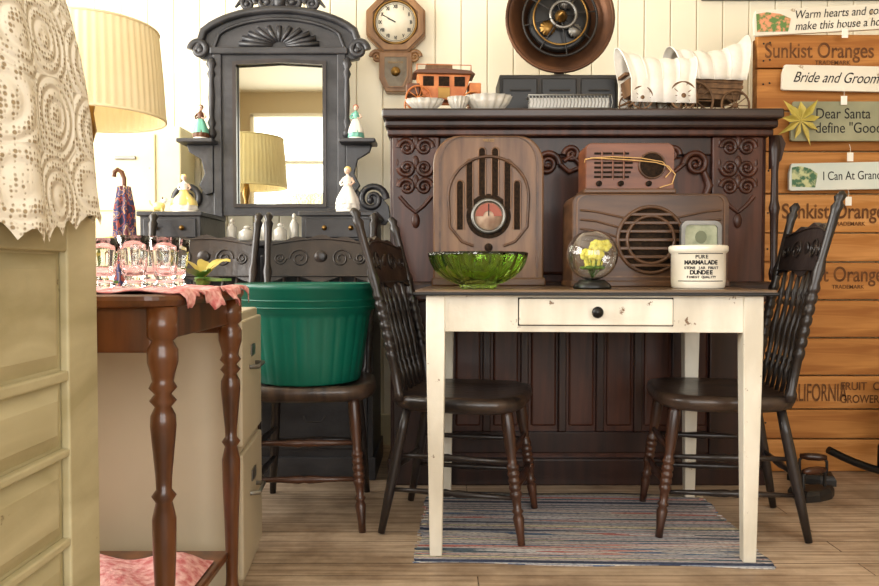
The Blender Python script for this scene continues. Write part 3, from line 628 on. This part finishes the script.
for k,(x,rr) in enumerate([(-.085,.042),(.095,.034)]):
    for sd in (-1,1): wheel('wheel_%d_%d'%(k,sd+1),b,(x,sd*.052,rr+.003),rr,m_coach)
    tube('axle_%d'%k,b,[(x,-.054,rr+.003),(x,.054,rr+.003)],.004,m_hair)
def dish(nm,loc,r,h,m,sx=1,nrib=14):
    b=root(nm,loc)
    revolve('dish',b,[(r*.5,0),(r*.6,.004),(r*.85,h*.5),(r,h),(r*.95,h),(r*.8,h*.5),(r*.5,.008),(0,.008)],m,seg=84,rm=lambda t,i:1+.06*math.cos(nrib*t),sx=sx)
dish('cut_glass_dish',(PX(488,2.8),2.80,ZT),.05,.055,m_wax,1.7); dish('cut_glass_dish.001',(PX(425,2.78),2.775,ZT),.034,.038,m_wax,2.0); dish('cut_glass_dish.002',(PX(458,2.80),2.775,ZT),.03,.045,m_wax,1.3)
b=root('silver_wire_basket',(PX(568,2.79),2.80,ZT))
for z in (.004,.052): tube('rail_%d'%int(z*1000),b,[(-.15,-.035,z),(.15,-.035,z),(.15,.035,z),(-.15,.035,z)],.003,m_steel,cyc=True)
for k in range(25):
    x=-.15+.3*k/24; tube('wire_%d'%k,b,[(x,-.035,.004),(x+.005,-.037,.026),(x,-.035,.052)],.0018,m_steel)
box('liner',b,(-.145,-.03,.002),(.145,.03,.044),m_wax,.004)
# ---------- wall clock
b=root('octagonal_wall_clock',(PX(396,3.44),3.44,PZ(25,3.44)))
def octo(r): return [(r*math.cos(pi/8+k*pi/4),r*math.sin(pi/8+k*pi/4)) for k in range(8)]
prism('case_octagon',b,octo(.145),0,.055,m_clockwood,bev=.006)
ringp('frame_bevel',b,octo(.135),octo(.11),-.014,.002,m_clockwood)
revolve('dial',b,[(.092,0),(.092,.003),(0,.0032)],m_ivory,rot=(pi/2,0,0),seg=48); tube('bezel',b,circ((0,-.006,0),.095,48),.006,m_brass,cyc=True)
tube('minute_track',b,circ((0,-.0035,0),.083,48),.0008,m_ink,cyc=True)
for k,nm in enumerate(['XII','I','II','III','IIII','V','VI','VII','VIII','IX','X','XI']):
    a=pi/2-k*pi/6; text('numeral_%d'%k,b,nm,.022,(.07*math.cos(a),-.0045,.07*math.sin(a)),m_ink,ax='CENTER',sx=.7,bold=.0006)
tube('hour_hand',b,[(0,-.007,0),(-.035,-.007,.018)],.0025,m_ink); tube('minute_hand',b,[(0,-.008,0),(-.055,-.008,.03)],.0018,m_ink)
prism('pendulum_case',b,[(-.075,-.13),(.075,-.13),(.075,-.25),(.045,-.31),(-.045,-.31),(-.075,-.25)],.0,.05,m_clockwood,bev=.004)
prism('pendulum_glass',b,[(-.05,-.155),(.05,-.155),(.05,-.24),(.03,-.285),(-.03,-.285),(-.05,-.24)],-.004,.001,mat('reflecting_clock_glass',(96,84,68),(140,130,112),rough=.15,scale=(12,12,12),coat=.5))
ringp('glass_trim',b,[(-.058,-.148),(.058,-.148),(.058,-.243),(.036,-.293),(-.036,-.293),(-.058,-.243)],[(-.05,-.155),(.05,-.155),(.05,-.24),(.03,-.285),(-.03,-.285),(-.05,-.24)],-.008,.001,m_clockwood)
revolve('pendulum_bob',b,[(.022,0),(.02,.005),(0,.007)],m_brass,loc=(0,-.004,-.22),rot=(pi/2,0,0),seg=20); text('gilt_lettering',b,'REGULATOR',.012,(0,-.0055,-.18),m_brass,ax='CENTER')
for s in (-1,1): scroll('ear_%d'%(s+1),b,s*.085,-.15,.028,.01,m_clockwood,flip=s,th=.008)
# ---------- dresser with mirror
b=root('mirror_dresser')
DX0,DX1,DY0,DY1=-1.15,-.235,2.88,3.27
box('carcass',b,(DX0+.02,DY0+.01,.08),(DX1-.02,DY1,.90),m_dresser,.004)
box('top',b,(DX0,DY0-.01,.895),(DX1,DY1,.92),m_dresser,.006)
box('plinth',b,(DX0+.01,DY0,0),(DX1-.01,DY1,.09),m_dresser,.004)
for k in range(3):
    z=.12+.255*k
    for q,(a,c2) in enumerate([(DX0+.04,(DX0+DX1)/2-.01),((DX0+DX1)/2+.01,DX1-.04)]):
        box('drawer_%d_%d'%(k,q),b,(a,DY0-.004,z),(c2,DY0+.02,z+.235),m_dresser,.006)
        xm=(a+c2)/2; tube('pull_%d_%d'%(k,q),b,[(xm-.04,DY0-.006,z+.13),(xm-.03,DY0-.02,z+.11),(xm+.03,DY0-.02,z+.11),(xm+.04,DY0-.006,z+.13)],.003,m_iron)
for nm,a,c2 in [('glove_box_l',DX0,-.90),('glove_box_r',-.535,DX1)]:
    box(nm,b,(a+.01,DY0,.92),(c2-.01,DY1-.08,1.015),m_dresser,.004); box(nm+'_lid',b,(a,DY0-.012,1.012),(c2,DY1-.07,1.03),m_dresser,.004)
    box(nm+'_drawer',b,(a+.025,DY0-.008,.93),(c2-.025,DY0+.01,1.003),m_dresser,.004)
    for q in (-.05,.05): revolve(nm+'_knob%d'%(q>0),b,[(.005,0),(.01,.01),(0,.014)],m_brass,loc=((a+c2)/2+q,DY0-.008,.967),rot=(pi/2,0,0),seg=12)
MX=-.675; MY=3.235
def rect(x0,x1,z0,z1,arch=0): return [(x0,z0),(x1,z0),(x1,z1),((x0+x1)/2,z1+arch),(x0,z1)]
ringp('mirror_frame',b,rect(MX-.245,MX+.245,1.04,1.72,.015),rect(MX-.185,MX+.185,1.085,1.675,.01),MY-.02,MY+.02,m_dresser)
ringp('mirror_inner_bead',b,rect(MX-.197,MX+.197,1.073,1.687,.01),rect(MX-.182,MX+.182,1.088,1.672,.01),MY-.03,MY-.018,m_dark)
prism('mirror_plate',b,rect(MX-.186,MX+.186,1.084,1.676,.01),MY-.002,MY+.004,m_mirror)
box('mirror_back',b,(MX-.235,MY+.005,1.05),(MX+.235,MY+.02,1.71),m_dresser,.002)
for s in (-1,1):
    box('side_post_%d'%(s+1),b,(MX+s*.262-.018,MY-.03,.92),(MX+s*.262+.018,MY+.02,1.74),m_dresser,.004)
    turned('post_rod_%d'%(s+1),b,(MX+s*.285,MY-.03,1.36),(MX+s*.285,MY-.03,1.70),[(0,.01),(.05,.02),(.1,.018),(.14,.010),(.2,.018),(.26,.010),(.5,.014),(.74,.010),(.8,.018),(.86,.01),(.92,.022),(1,.012)],m_dresser)
    xs=MX+s*.335
    box('candle_shelf_%d'%(s+1),b,(xs-.075,MY-.11,1.335),(xs+.075,MY+.02,1.352),m_dresser,.004)
    prism('shelf_bracket_%d'%(s+1),b,[(0,0),(s*.11,0),(s*.10,-.03),(s*.05,-.06),(s*.035,-.12),(s*.06,-.17),(s*.03,-.21),(0,-.2)],-.015,.01,m_dresser,loc=(MX+s*.28,MY-.02,1.335),bev=.003)
    pts=[(0,0),(s*.17,0),(s*.19,.03),(s*.185,.08),(s*.15,.125),(s*.11,.13),(s*.12,.09),(s*.08,.08),(s*.06,.14),(s*.03,.19),(0,.2)]
    prism('wing_%d'%(s+1),b,pts,-.012,.012,m_dresser,loc=(MX+s*.275,MY,1.0),bev=.003)
    scroll('wing_scroll_%d'%(s+1),b,MX+s*.39,1.11,.06,MY-.016,m_dresser,flip=s,th=.012)
up=[];N=24
for k in range(N+1):
    u=-1+2*k/N; up.append((MX+u*.345,1.745+.165*math.sqrt(max(0,1-u*u*.93))-(.05 if abs(u)>.93 else 0)))
lowr=[(MX+.335,1.70),(MX+.28,1.69),(MX+.262,1.735),(MX-.262,1.735),(MX-.28,1.69),(MX-.335,1.70)]
prism('pediment',b,up+lowr,MY-.02,MY+.015,m_dresser,bev=.004)
tube('pediment_arch_moulding',b,[(x,MY-.025,z-.008) for x,z in up],.017,m_dresser)
tube('pediment_arch_bead',b,[(MX+(x-MX)*.8,MY-.025,1.745+(z-1.745)*.72) for x,z in up],.008,m_dresser)
box('pediment_rail',b,(MX-.29,MY-.04,1.715),(MX+.29,MY+.02,1.745),m_dresser,.006)
for s in (-1,1): scroll('pediment_volute_%d'%(s+1),b,MX+s*.335,1.735,.038,MY-.03,m_dresser,flip=s,th=.012)
for k in range(11):
    a=pi*(k+.5)/11; turned('fan_flute_%d'%k,b,(MX+.03*math.cos(a),MY-.022,1.75+.02*math.sin(a)),(MX+.17*math.cos(a),MY-.022,1.75+.085*math.sin(a)),[(0,.004),(.5,.010),(1,.012)],m_dresser,8)
for s in (-1,1):
    scroll('crest_scroll_%d'%(s+1),b,MX+s*.06,1.945,.048,MY-.005,m_dresser,flip=s,th=.013); scroll('crest_scroll_up_%d'%(s+1),b,MX+s*.035,2.02,.036,MY-.005,m_dresser,flip=-s,th=.011)
    scroll('crest_scroll_side_%d'%(s+1),b,MX+s*.135,1.935,.032,MY-.005,m_dresser,flip=-s,th=.010)
    tube('crest_leaf_%d'%(s+1),b,[(MX+s*.03,MY,1.92),(MX+s*.1,MY,1.975),(MX+s*.15,MY,1.965),(MX+s*.19,MY,1.92)],.012,m_dresser,radii=[1.2,1,1,.4])
prism('crest_plate',b,[(MX-.05,1.90),(MX+.05,1.90),(MX+.045,1.98),(MX+.025,2.04),(MX,2.08),(MX-.025,2.04),(MX-.045,1.98)],MY-.012,MY+.008,m_dresser,bev=.004)
turned('crest_finial',b,(MX,MY-.01,1.9),(MX,MY-.01,2.14),[(0,.02),(.2,.03),(.35,.015),(.6,.03),(.8,.012),(1,.004)],m_dresser)
# ---------- figurines
def fig(nm,loc,h,dress,dress2,hair,rz=0,wide=1):
    b=root(nm,loc,rz); k=h/.16; W=wide
    revolve('base',b,[(.034*k*W,0),(.036*k*W,.004*k),(.033*k*W,.009*k),(0,.009*k)],m_por,seg=24)
    revolve('gown',b,[(.032*k*W,.008*k),(.036*k*W,.014*k),(.033*k*W,.03*k),(.026*k*W,.055*k),(.017*k,.08*k),(.0115*k,.092*k),(.0145*k,.105*k),(.016*k,.113*k),(.013*k,.121*k),(.006*k,.126*k),(.0048*k,.132*k)],dress,seg=40,rm=lambda t,i:1+(.06*math.sin(9*t) if i<4 else 0),sy=.9)
    revolve('overskirt',b,[(.034*k*W,.03*k),(.030*k*W,.05*k),(.019*k,.08*k),(.0125*k,.093*k)],dress2,seg=40,rm=lambda t,i:1+.05*math.sin(6*t)+.03,caps=False,sy=.9)
    ball('head',b,(0,-.001*k,.142*k),.0115*k,m_skin,(.9,.95,1.12),14); ball('nose',b,(0,-.012*k,.141*k),.0018*k,m_skin,seg=8)
    ball('hair',b,(0,.003*k,.146*k),.0125*k,hair,(1,1,1),14); ball('bun',b,(0,.011*k,.152*k),.006*k,hair,seg=10)
    for s in (-1,1):
        ball('eye_%d'%(s+1),b,(s*.004*k,-.0112*k,.1435*k),.0012*k,m_ink,seg=6)
        tube('arm_%d'%(s+1),b,[(s*.0135*k,0,.117*k),(s*.024*k,-.004*k,.102*k),(s*.017*k,-.016*k,.092*k),(s*.008*k,-.019*k,.096*k)],.0042*k,m_skin if s>0 else dress,radii=[1.2,1,.85,.7])
fig('lady_figurine',(MX-.325,MY-.05,1.353),.15,m_hair,m_teal,m_hair)
fig('lady_figurine.001',(MX+.325,MY-.05,1.353),.15,m_teal,m_por,m_red)
fig('lady_figurine.002',(-1.0,2.97,1.031),.155,m_por,m_yel,m_yel,.3,1.5)
fig('lady_figurine.003',(-.36,2.97,1.031),.185,m_por,m_por,m_yel,-.2,1.15)
dg=root('dog_figurine',(-1.085,2.93,1.031))
ball('body',dg,(0,0,.022),.018,m_yel,(1.4,.8,1),12); ball('head',dg,(.022,0,.045),.012,m_por,(1.1,.9,1),12); ball('muzzle',dg,(.034,0,.042),.006,m_por,(1.3,1,.8),8)
for k,(xx,y2) in enumerate([(.015,-.008),(.015,.008),(-.015,-.008),(-.015,.008)]): tube('leg_%d'%k,dg,[(xx,y2,.016),(xx,y2,.002)],.004,m_yel)
for k,s in enumerate((-1,1)): ball('ear_%d'%k,dg,(.018,s*.009,.053),.005,m_hair,(.6,.5,1.2),8)
tube('tail',dg,[(-.024,0,.025),(-.033,0,.034),(-.036,0,.045)],.0025,m_yel)
for k,(x,y,h,r_) in enumerate([(-.62,2.95,.07,.026),(-.57,2.97,.11,.018),(-.75,2.95,.06,.032),(-.82,2.99,.09,.02),(-.68,2.97,.10,.02)]):
    b=root('vanity_jar' if k==0 else 'vanity_jar.%03d'%k,(x,y,.921))
    revolve('jar',b,[(r_*.8,0),(r_,.005),(r_,h*.6),(r_*.5,h*.72),(r_*.55,h*.76),(0,h*.76)],m_wax,seg=24); revolve('stopper',b,[(r_*.3,h*.76),(r_*.5,h*.86),(r_*.3,h*.97),(0,h)],m_wax,seg=16)
# ---------- tall filing cabinet behind the dresser
b=root('tall_filing_cabinet')
box('case',b,(-1.52,3.285,0),(PX(182,3.285),3.475,PZ(127,3.285)),m_file2,.006)
for k in range(4): box('drawer_%d'%k,b,(-1.50,3.277,.03+k*.345),(PX(157,3.285),3.287,.36+k*.345),m_file2,.004); box('handle_%d'%k,b,(-1.40,3.268,.25+k*.345),(-1.31,3.279,.265+k*.345),m_steel,.002)
# ---------- lamp
b=root('floor_lamp',(-1.06,2.3,.018))
def pl(t,i): return 1+.008*math.cos(60*t)
revolve('pleated_shade',b,[(.219,1.245),(.220,1.25),(.212,1.38),(.201,1.508),(.200,1.512)],m_shade,seg=240,rm=pl,caps=False)
tube('shade_wire_bottom',b,circ((0,0,1.246),.220,48,'z'),.004,m_shade,cyc=True); tube('shade_wire_top',b,circ((0,0,1.512),.201,48,'z'),.004,m_shade,cyc=True)
for k in range(3):
    a=k*2*pi/3; tube('spider_%d'%k,b,[(0,0,1.49),(.201*math.cos(a),.201*math.sin(a),1.51)],.0025,m_brass)
turned('pole',b,(0,0,.03),(0,0,1.30),[(0,.03),(.03,.015),(.3,.012),(.32,.02),(.35,.012),(.9,.011),(.93,.022),(.97,.014),(1,.02)],m_brass)
revolve('foot',b,[(.10,-.018),(.105,.01),(.09,.022),(.05,.03),(.02,.05),(0,.05)],m_brass,seg=32)
revolve('bulb',b,[(.012,1.30),(.014,1.33),(.03,1.37),(.03,1.40),(.015,1.425),(0,1.43)],m_por,seg=16); tube('harp',b,[(0,0,1.3),(.05,0,1.36),(.05,0,1.45),(0,0,1.49)],.002,m_brass)
# ---------- umbrella
b=root('folded_umbrella',(-.925,2.225,0)); b.scale=(1,1,.93)
def fold(t,i): return 1+.16*math.cos(8*t+i*.5)
revolve('canopy',b,[(.004,.10),(.010,.14),(.018,.4),(.024,.75),(.030,.95),(.026,1.06),(.016,1.13)],m_umb,seg=64,rm=fold)
tube('shaft',b,[(0,0,0),(0,0,1.15)],.005,m_steel); tube('handle',b,[(0,0,1.13),(0,0,1.155),(-.006,0,1.175),(-.018,0,1.183),(-.028,0,1.175),(-.03,0,1.16)],.007,m_oak)
# ---------- small turned-leg table
b=root('turned_leg_table')
TX0,TX1,TY0,TY1=-1.10,-.445,1.262,1.775; ZT2=.762
def rrect(x0,x1,y0,y1,r,n=8):
    o=[]
    for cx_,cy_,a0 in [(x1-r,y1-r,0),(x0+r,y1-r,pi/2),(x0+r,y0+r,pi),(x1-r,y0+r,3*pi/2)]:
        for k in range(n+1): a=a0+pi/2*k/n; o.append((cx_+r*math.cos(a),cy_+r*math.sin(a)))
    return o
def slab(nm,p,o,prof,m):
    cx_=sum(x for x,_ in o)/len(o); cy_=sum(y for _,y in o)/len(o); n=len(o); vs=[];fs=[]
    for d,z in prof:
        for x,y in o:
            v=Vector((x-cx_,y-cy_)); L=v.length; v=v*((L+d)/L); vs.append((cx_+v.x,cy_+v.y,z))
    for k in range(len(prof)-1):
        for i in range(n): fs.append((k*n+i,k*n+(i+1)%n,(k+1)*n+(i+1)%n,(k+1)*n+i))
    fs.append(tuple(range(n))); fs.append(tuple(range((len(prof)-1)*n,len(prof)*n)))
    return mesh(nm,vs,fs,p,m)
slab('top',b,rrect(TX0,TX1,TY0,TY1,.06),[(-.02,ZT2-.024),(-.006,ZT2-.02),(0,ZT2-.01),(-.002,ZT2-.003),(-.008,ZT2)],m_oak)
for nm,a,c2 in [('apron_f',(TX0+.05,TY0+.035,.66),(TX1-.05,TY0+.053,.74)),('apron_b',(TX0+.05,TY1-.053,.66),(TX1-.05,TY1-.035,.74)),('apron_r',(TX1-.053,TY0+.05,.68),(TX1-.035,TY1-.05,.74)),('apron_l',(TX0+.035,TY0+.05,.66),(TX0+.053,TY1-.05,.74))]: box(nm,b,a,c2,m_oak,.004)
lp=[(0,.012),(.03,.018),(.05,.013),(.08,.020),(.11,.014),(.14,.013),(.30,.016),(.42,.0195),(.50,.0205),(.54,.014),(.555,.021),(.57,.013),(.60,.014),(.66,.018),(.72,.022),(.745,.021),(.765,.014),(.78,.023),(.795,.014),(.81,.024),(.825,.018),(.84,.020),(.87,.026),(.9,.026),(.92,.018),(.93,.026),(1,.026)]
for k,(x,y) in enumerate([(TX1-.035,TY0+.045),(TX1-.035,TY1-.045),(TX0+.045,TY0+.045),(TX0+.045,TY1-.045)]): turned('leg_%d'%(k+1),b,(x,y,0),(x,y,.74),lp,m_oak,20)
box('shelf',b,(TX0+.045,TY0+.05,.140),(TX1-.04,TY1-.045,.157),m_oak,.004)
b=root('pink_cloth_pile',(-.72,1.5,.158))
N=24;vs=[];fs=[]
for j in range(N+1):
    for i in range(N+1):
        u=-1+2*i/N;v=-1+2*j/N; e=max(abs(u),abs(v))
        vs.append((u*.22,v*.16,(.012+.018*(1-e**6)+.01*math.sin(u*7+v*4))*(1-e**10)+.002))
for j in range(N):
    for i in range(N): a=j*(N+1)+i; fs.append((a,a+1,a+N+2,a+N+1))
mesh('folds',vs,fs,b,m_pink,smooth=True)
b=root('pink_table_runner')
N=60;vs=[];fs=[]
def drape(x,y):
    z=ZT2+.003+.0025*(1+math.sin(x*60+y*35))+.0015*math.sin(y*90)
    ex=max(0,x-(TX1+.001))
    if ex>0:
        x=TX1+.003+.010*(1+math.sin(y*60))*min(1,ex*30)
        z=ZT2+.004-ex*.8
    return (x,y,z)
for j in range(N+1):
    for i in range(N+1):
        y=TY0+.022+j/N*.47
        wd=.57+.028+.022*math.sin(j*.33)+.006*math.sin(j*1.7)
        if j<6: wd-=.035*(1-j/6)**.5*1.6
        x=-1.02+ i/N*wd
        vs.append(drape(x,y+.004*math.sin(i*.9)*(1-j/N)))
for j in range(N):
    for i in range(N): a=j*(N+1)+i; fs.append((a,a+1,a+N+2,a+N+1))
o=mesh('cloth',vs,fs,b,m_pink,smooth=True); md=o.modifiers.new('s','SOLIDIFY'); md.thickness=.002
def goblet(nm,loc,s):
    b=root(nm,loc)
    revolve('glass',b,[(.020*s,0),(.022*s,.003*s),(.018*s,.008*s),(.014*s,.014*s),(.019*s,.022*s),(.022*s,.040*s),(.0245*s,.065*s),(.0285*s,.094*s),(.0275*s,.094*s),(.0235*s,.065*s),(.021*s,.042*s),(.017*s,.028*s),(.01*s,.024*s),(0,.023*s)],m_glass,seg=96,rm=lambda t,i:1+(.04*abs(math.cos(6*t)) if 2<i<7 else 0))
ZC=ZT2+.009
for k,(px,Y,s) in enumerate([(104,1.42,.98),(134,1.40,1.02),(165,1.44,1.0),(150,1.60,1.1),(176,1.64,1.05)]):
    goblet('cut_glass_goblet' if k==0 else 'cut_glass_goblet.%03d'%k,(PX(px,Y),Y,ZC),s)
def leafplant(nm,loc,n,L,h):
    b=root(nm,loc)
    revolve('pot',b,[(.014,0),(.018,.014),(.019,.016),(.016,.018),(0,.015)],m_leaf,seg=20)
    for k in range(n):
        a=k*2.4; tilt=.3+.5*(k%3); vs=[];fs=[]
        for i in range(8):
            t=i/7; r_=L*t; w_=.014*math.sin(pi*min(.97,t+.03))
            cx_=r_*math.cos(a); cy_=r_*math.sin(a); z=.015+h*math.sin(t*1.9)*(1.2-tilt)
            vs+=[(cx_-w_*math.sin(a),cy_+w_*math.cos(a),z+.004),(cx_+w_*math.sin(a),cy_-w_*math.cos(a),z-.002)]
        for i in range(7): fs.append((2*i,2*i+1,2*i+3,2*i+2))
        mesh('leaf_%d'%k,vs,fs,b,m_leaf if k%3 else m_yleaf,smooth=True)
leafplant('small_leafy_plant',(PX(203,1.70),1.70,ZC),12,.062,.045)
leafplant('small_leafy_plant.001',(-.80,1.68,ZC),11,.08,.10)
# ---------- low filing cabinet
b=root('filing_cabinet',(-.493,1.83,0),.09)
box('case',b,(-.62,0,0),(0,.34,.70),m_file,.006)
for k in range(2):
    box('drawer_%d'%k,b,(-.002,.012,.04+k*.33),(.012,.328,.35+k*.33),m_file,.005)
    box('label_%d'%k,b,(.011,.14,.25+k*.33),(.016,.20,.28+k*.33),m_steel,.002); tube('handle_%d'%k,b,[(.012,.12,.225+k*.33),(.034,.125,.225+k*.33),(.034,.215,.225+k*.33),(.012,.22,.225+k*.33)],.006,m_steel)
# ---------- foreground cream cabinet
b=root('cream_panelled_cabinet',(0,0,0))
CX0,CX1,CY0,CY1=-1.30,-.572,.45,1.232
box('carcass',b,(CX0,CY0,0),(CX1,CY1,.90),m_cream,.004); box('top',b,(CX0-.01,CY0-.015,.895),(CX1+.012,CY1+.01,.925),m_cream,.006)
fx=CX1
for nm,y0,y1 in [('stile_far',1.135,1.232),('stile_near',.45,.53)]: box(nm,b,(fx,y0,.0),(fx+.014,y1,.893),m_cream,.003)
zs=[(.83,.893),(.636,.652),(.522,.534),(.385,.398),(.24,.26),(0,.06)]
for k,(z0,z1) in enumerate(zs): box('rail_%d'%k,b,(fx,.53,z0),(fx+.014,1.135,z1),m_cream,.003)
for k in range(5):
    z1=zs[k][0]-.004; z0=zs[k+1][1]+.004
    vs=[(fx,.535,z0),(fx,1.13,z0),(fx,1.13,z1),(fx,.535,z1),(fx+.011,.56,z0+.022),(fx+.011,1.105,z0+.022),(fx+.011,1.105,z1-.022),(fx+.011,.56,z1-.022)]
    mesh('raised_panel_%d'%k,vs,[(4,5,6,7),(0,1,5,4),(1,2,6,5),(2,3,7,6),(3,0,4,7)],b,m_cream)
# lace bedspread heap
b=root('crochet_lace_bedspread',(-.87,.93,0))
prof=[(1.00,.868),(1.0,.885),(.99,.93),(.985,.98),(.98,1.03),(.965,1.09),(.945,1.14),(.92,1.19),(.89,1.24),(.83,1.29),(.72,1.33),(.5,1.36),(.25,1.37),(.01,1.372)]
N=260;vs=[];fs=[]
for i,(k,z) in enumerate(prof):
    for j in range(N):
        a=2*pi*j/N; ca,sa=math.cos(a),math.sin(a); n=4.5
        r_=(abs(ca)**n+abs(sa)**n)**(-1/n)
        f=1+(.026*math.sin(11*a+.8*math.sin(3*a)+i*.06)+.012*math.sin(23*a))*max(0,1-(i/13))
        zz=z
        if i==0: zz=z+.018*abs(math.sin(a*26))-.012-.02*math.sin(5*a+1)
        vs.append((.352*r_*ca*k*f,.335*r_*sa*k*f,zz))
for i in range(len(prof)-1):
    for j in range(N): q=i*N+j; q2=i*N+(j+1)%N; fs.append((q,q2,q2+N,q+N))
fs.append(tuple(range((len(prof)-1)*N,len(prof)*N)))
mesh('lace_drape',vs,fs,b,m_lace,smooth=True)
# ---------- flat irons and rocker at right
def iron(nm,loc,rz,sc=1):
    b=root(nm,loc,rz,sc)
    o=[(-.07,-.04),(-.02,-.045),(.04,-.03),(.08,0),(.04,.03),(-.02,.045),(-.07,.04)]
    slab('sole',b,o,[(0,0),(0,.02),(-.006,.03),(-.01,.034)],m_iron)
    tube('bracket',b,[(-.045,0,.03),(-.045,0,.075),(-.035,0,.085),(.03,0,.085),(.04,0,.075),(.04,0,.03)],.005,m_iron); turned('grip',b,(-.045,0,.088),(.04,0,.088),[(0,.008),(.3,.013),(.7,.013),(1,.008)],m_dark_leg,12)
iron('flat_iron',(1.33,2.66,0),.3,1.1); iron('flat_iron.001',(1.42,2.86,0),2.8,1.1)
b=root('rocking_chair',(1.88,2.66,0),pi)
for s in (-1,1):
    tube('rocker_%d'%(s+1),b,[(-.40+.8*i/16, s*.2, .016+.67*(-.40+.8*i/16)**2) for i in range(17)],.015,m_blk)
    turned('front_leg_%d'%(s+1),b,(.2,s*.2,.04),(.18,s*.19,.36),[(0,.012),(.3,.018),(.35,.012),(.6,.018),(1,.014)],m_blk); turned('back_leg_%d'%(s+1),b,(-.2,s*.2,.04),(-.17,s*.18,.36),[(0,.012),(.5,.018),(1,.014)],m_blk)
    turned('back_post_%d'%(s+1),b,(-.17,s*.18,.36),(-.32,s*.2,.95),[(0,.016),(.5,.014),(.95,.012),(1,.018)],m_blk)
    tube('side_rung_%d'%(s+1),b,[(.19,s*.195,.2),(-.185,s*.19,.2)],.009,m_blk)
slab('seat',b,rrect(-.20,.22,-.22,.22,.05),[(-.01,.35),(0,.36),(0,.375),(-.01,.385)],m_blk)
tube('front_rung',b,[(.19,-.195,.22),(.19,.195,.22)],.009,m_blk)
for k in range(3): box('back_slat_%d'%k,b,(-.30+.025*k,-.19,.87-k*.14),(-.28+.03*k,.19,.93-k*.14),m_blk,.004)
# ---------- lights
def area(nm,loc,rot,sx,sy,pw,col):
    L=bpy.data.lights.new(nm,'AREA'); L.shape='RECTANGLE'; L.size=sx; L.size_y=sy; L.energy=pw; L.color=col
    o=bpy.data.objects.new(nm,L); S.collection.objects.link(o); o.location=loc; o.rotation_euler=rot
    return o
area('window_daylight_front',(.1,-2.12,1.65),(pi/2,0,0),4.4,1.85,150,(1,.97,.92))
area('window_daylight_left',(-2.42,1.8,1.75),(pi/2,0,-pi/2),2.4,1.55,150,(1,.96,.89))
Lb=bpy.data.lights.new('lamp_bulb_light','POINT'); Lb.energy=3; Lb.color=(1,.85,.6); Lb.shadow_soft_size=.03
o=bpy.data.objects.new('lamp_bulb_light',Lb); S.collection.objects.link(o); o.location=(-1.06,2.3,1.42)
W=bpy.data.worlds.new('sky'); S.world=W; W.use_nodes=True
bg=W.node_tree.nodes['Background']; bg.inputs[0].default_value=(.9,.94,1,1); bg.inputs[1].default_value=1.5
# ---------- camera
cd=bpy.data.cameras.new('camera'); cam=bpy.data.objects.new('camera',cd); S.collection.objects.link(cam)
cd.sensor_width=36; cd.lens=36*F/879; cd.clip_start=.05
cam.location=(0,0,.8); cam.rotation_euler=(pi/2-math.atan((293-HY)/F),0,0)
S.camera=cam
S.view_settings.view_transform='Standard'; S.view_settings.look='None'; S.view_settings.exposure=0
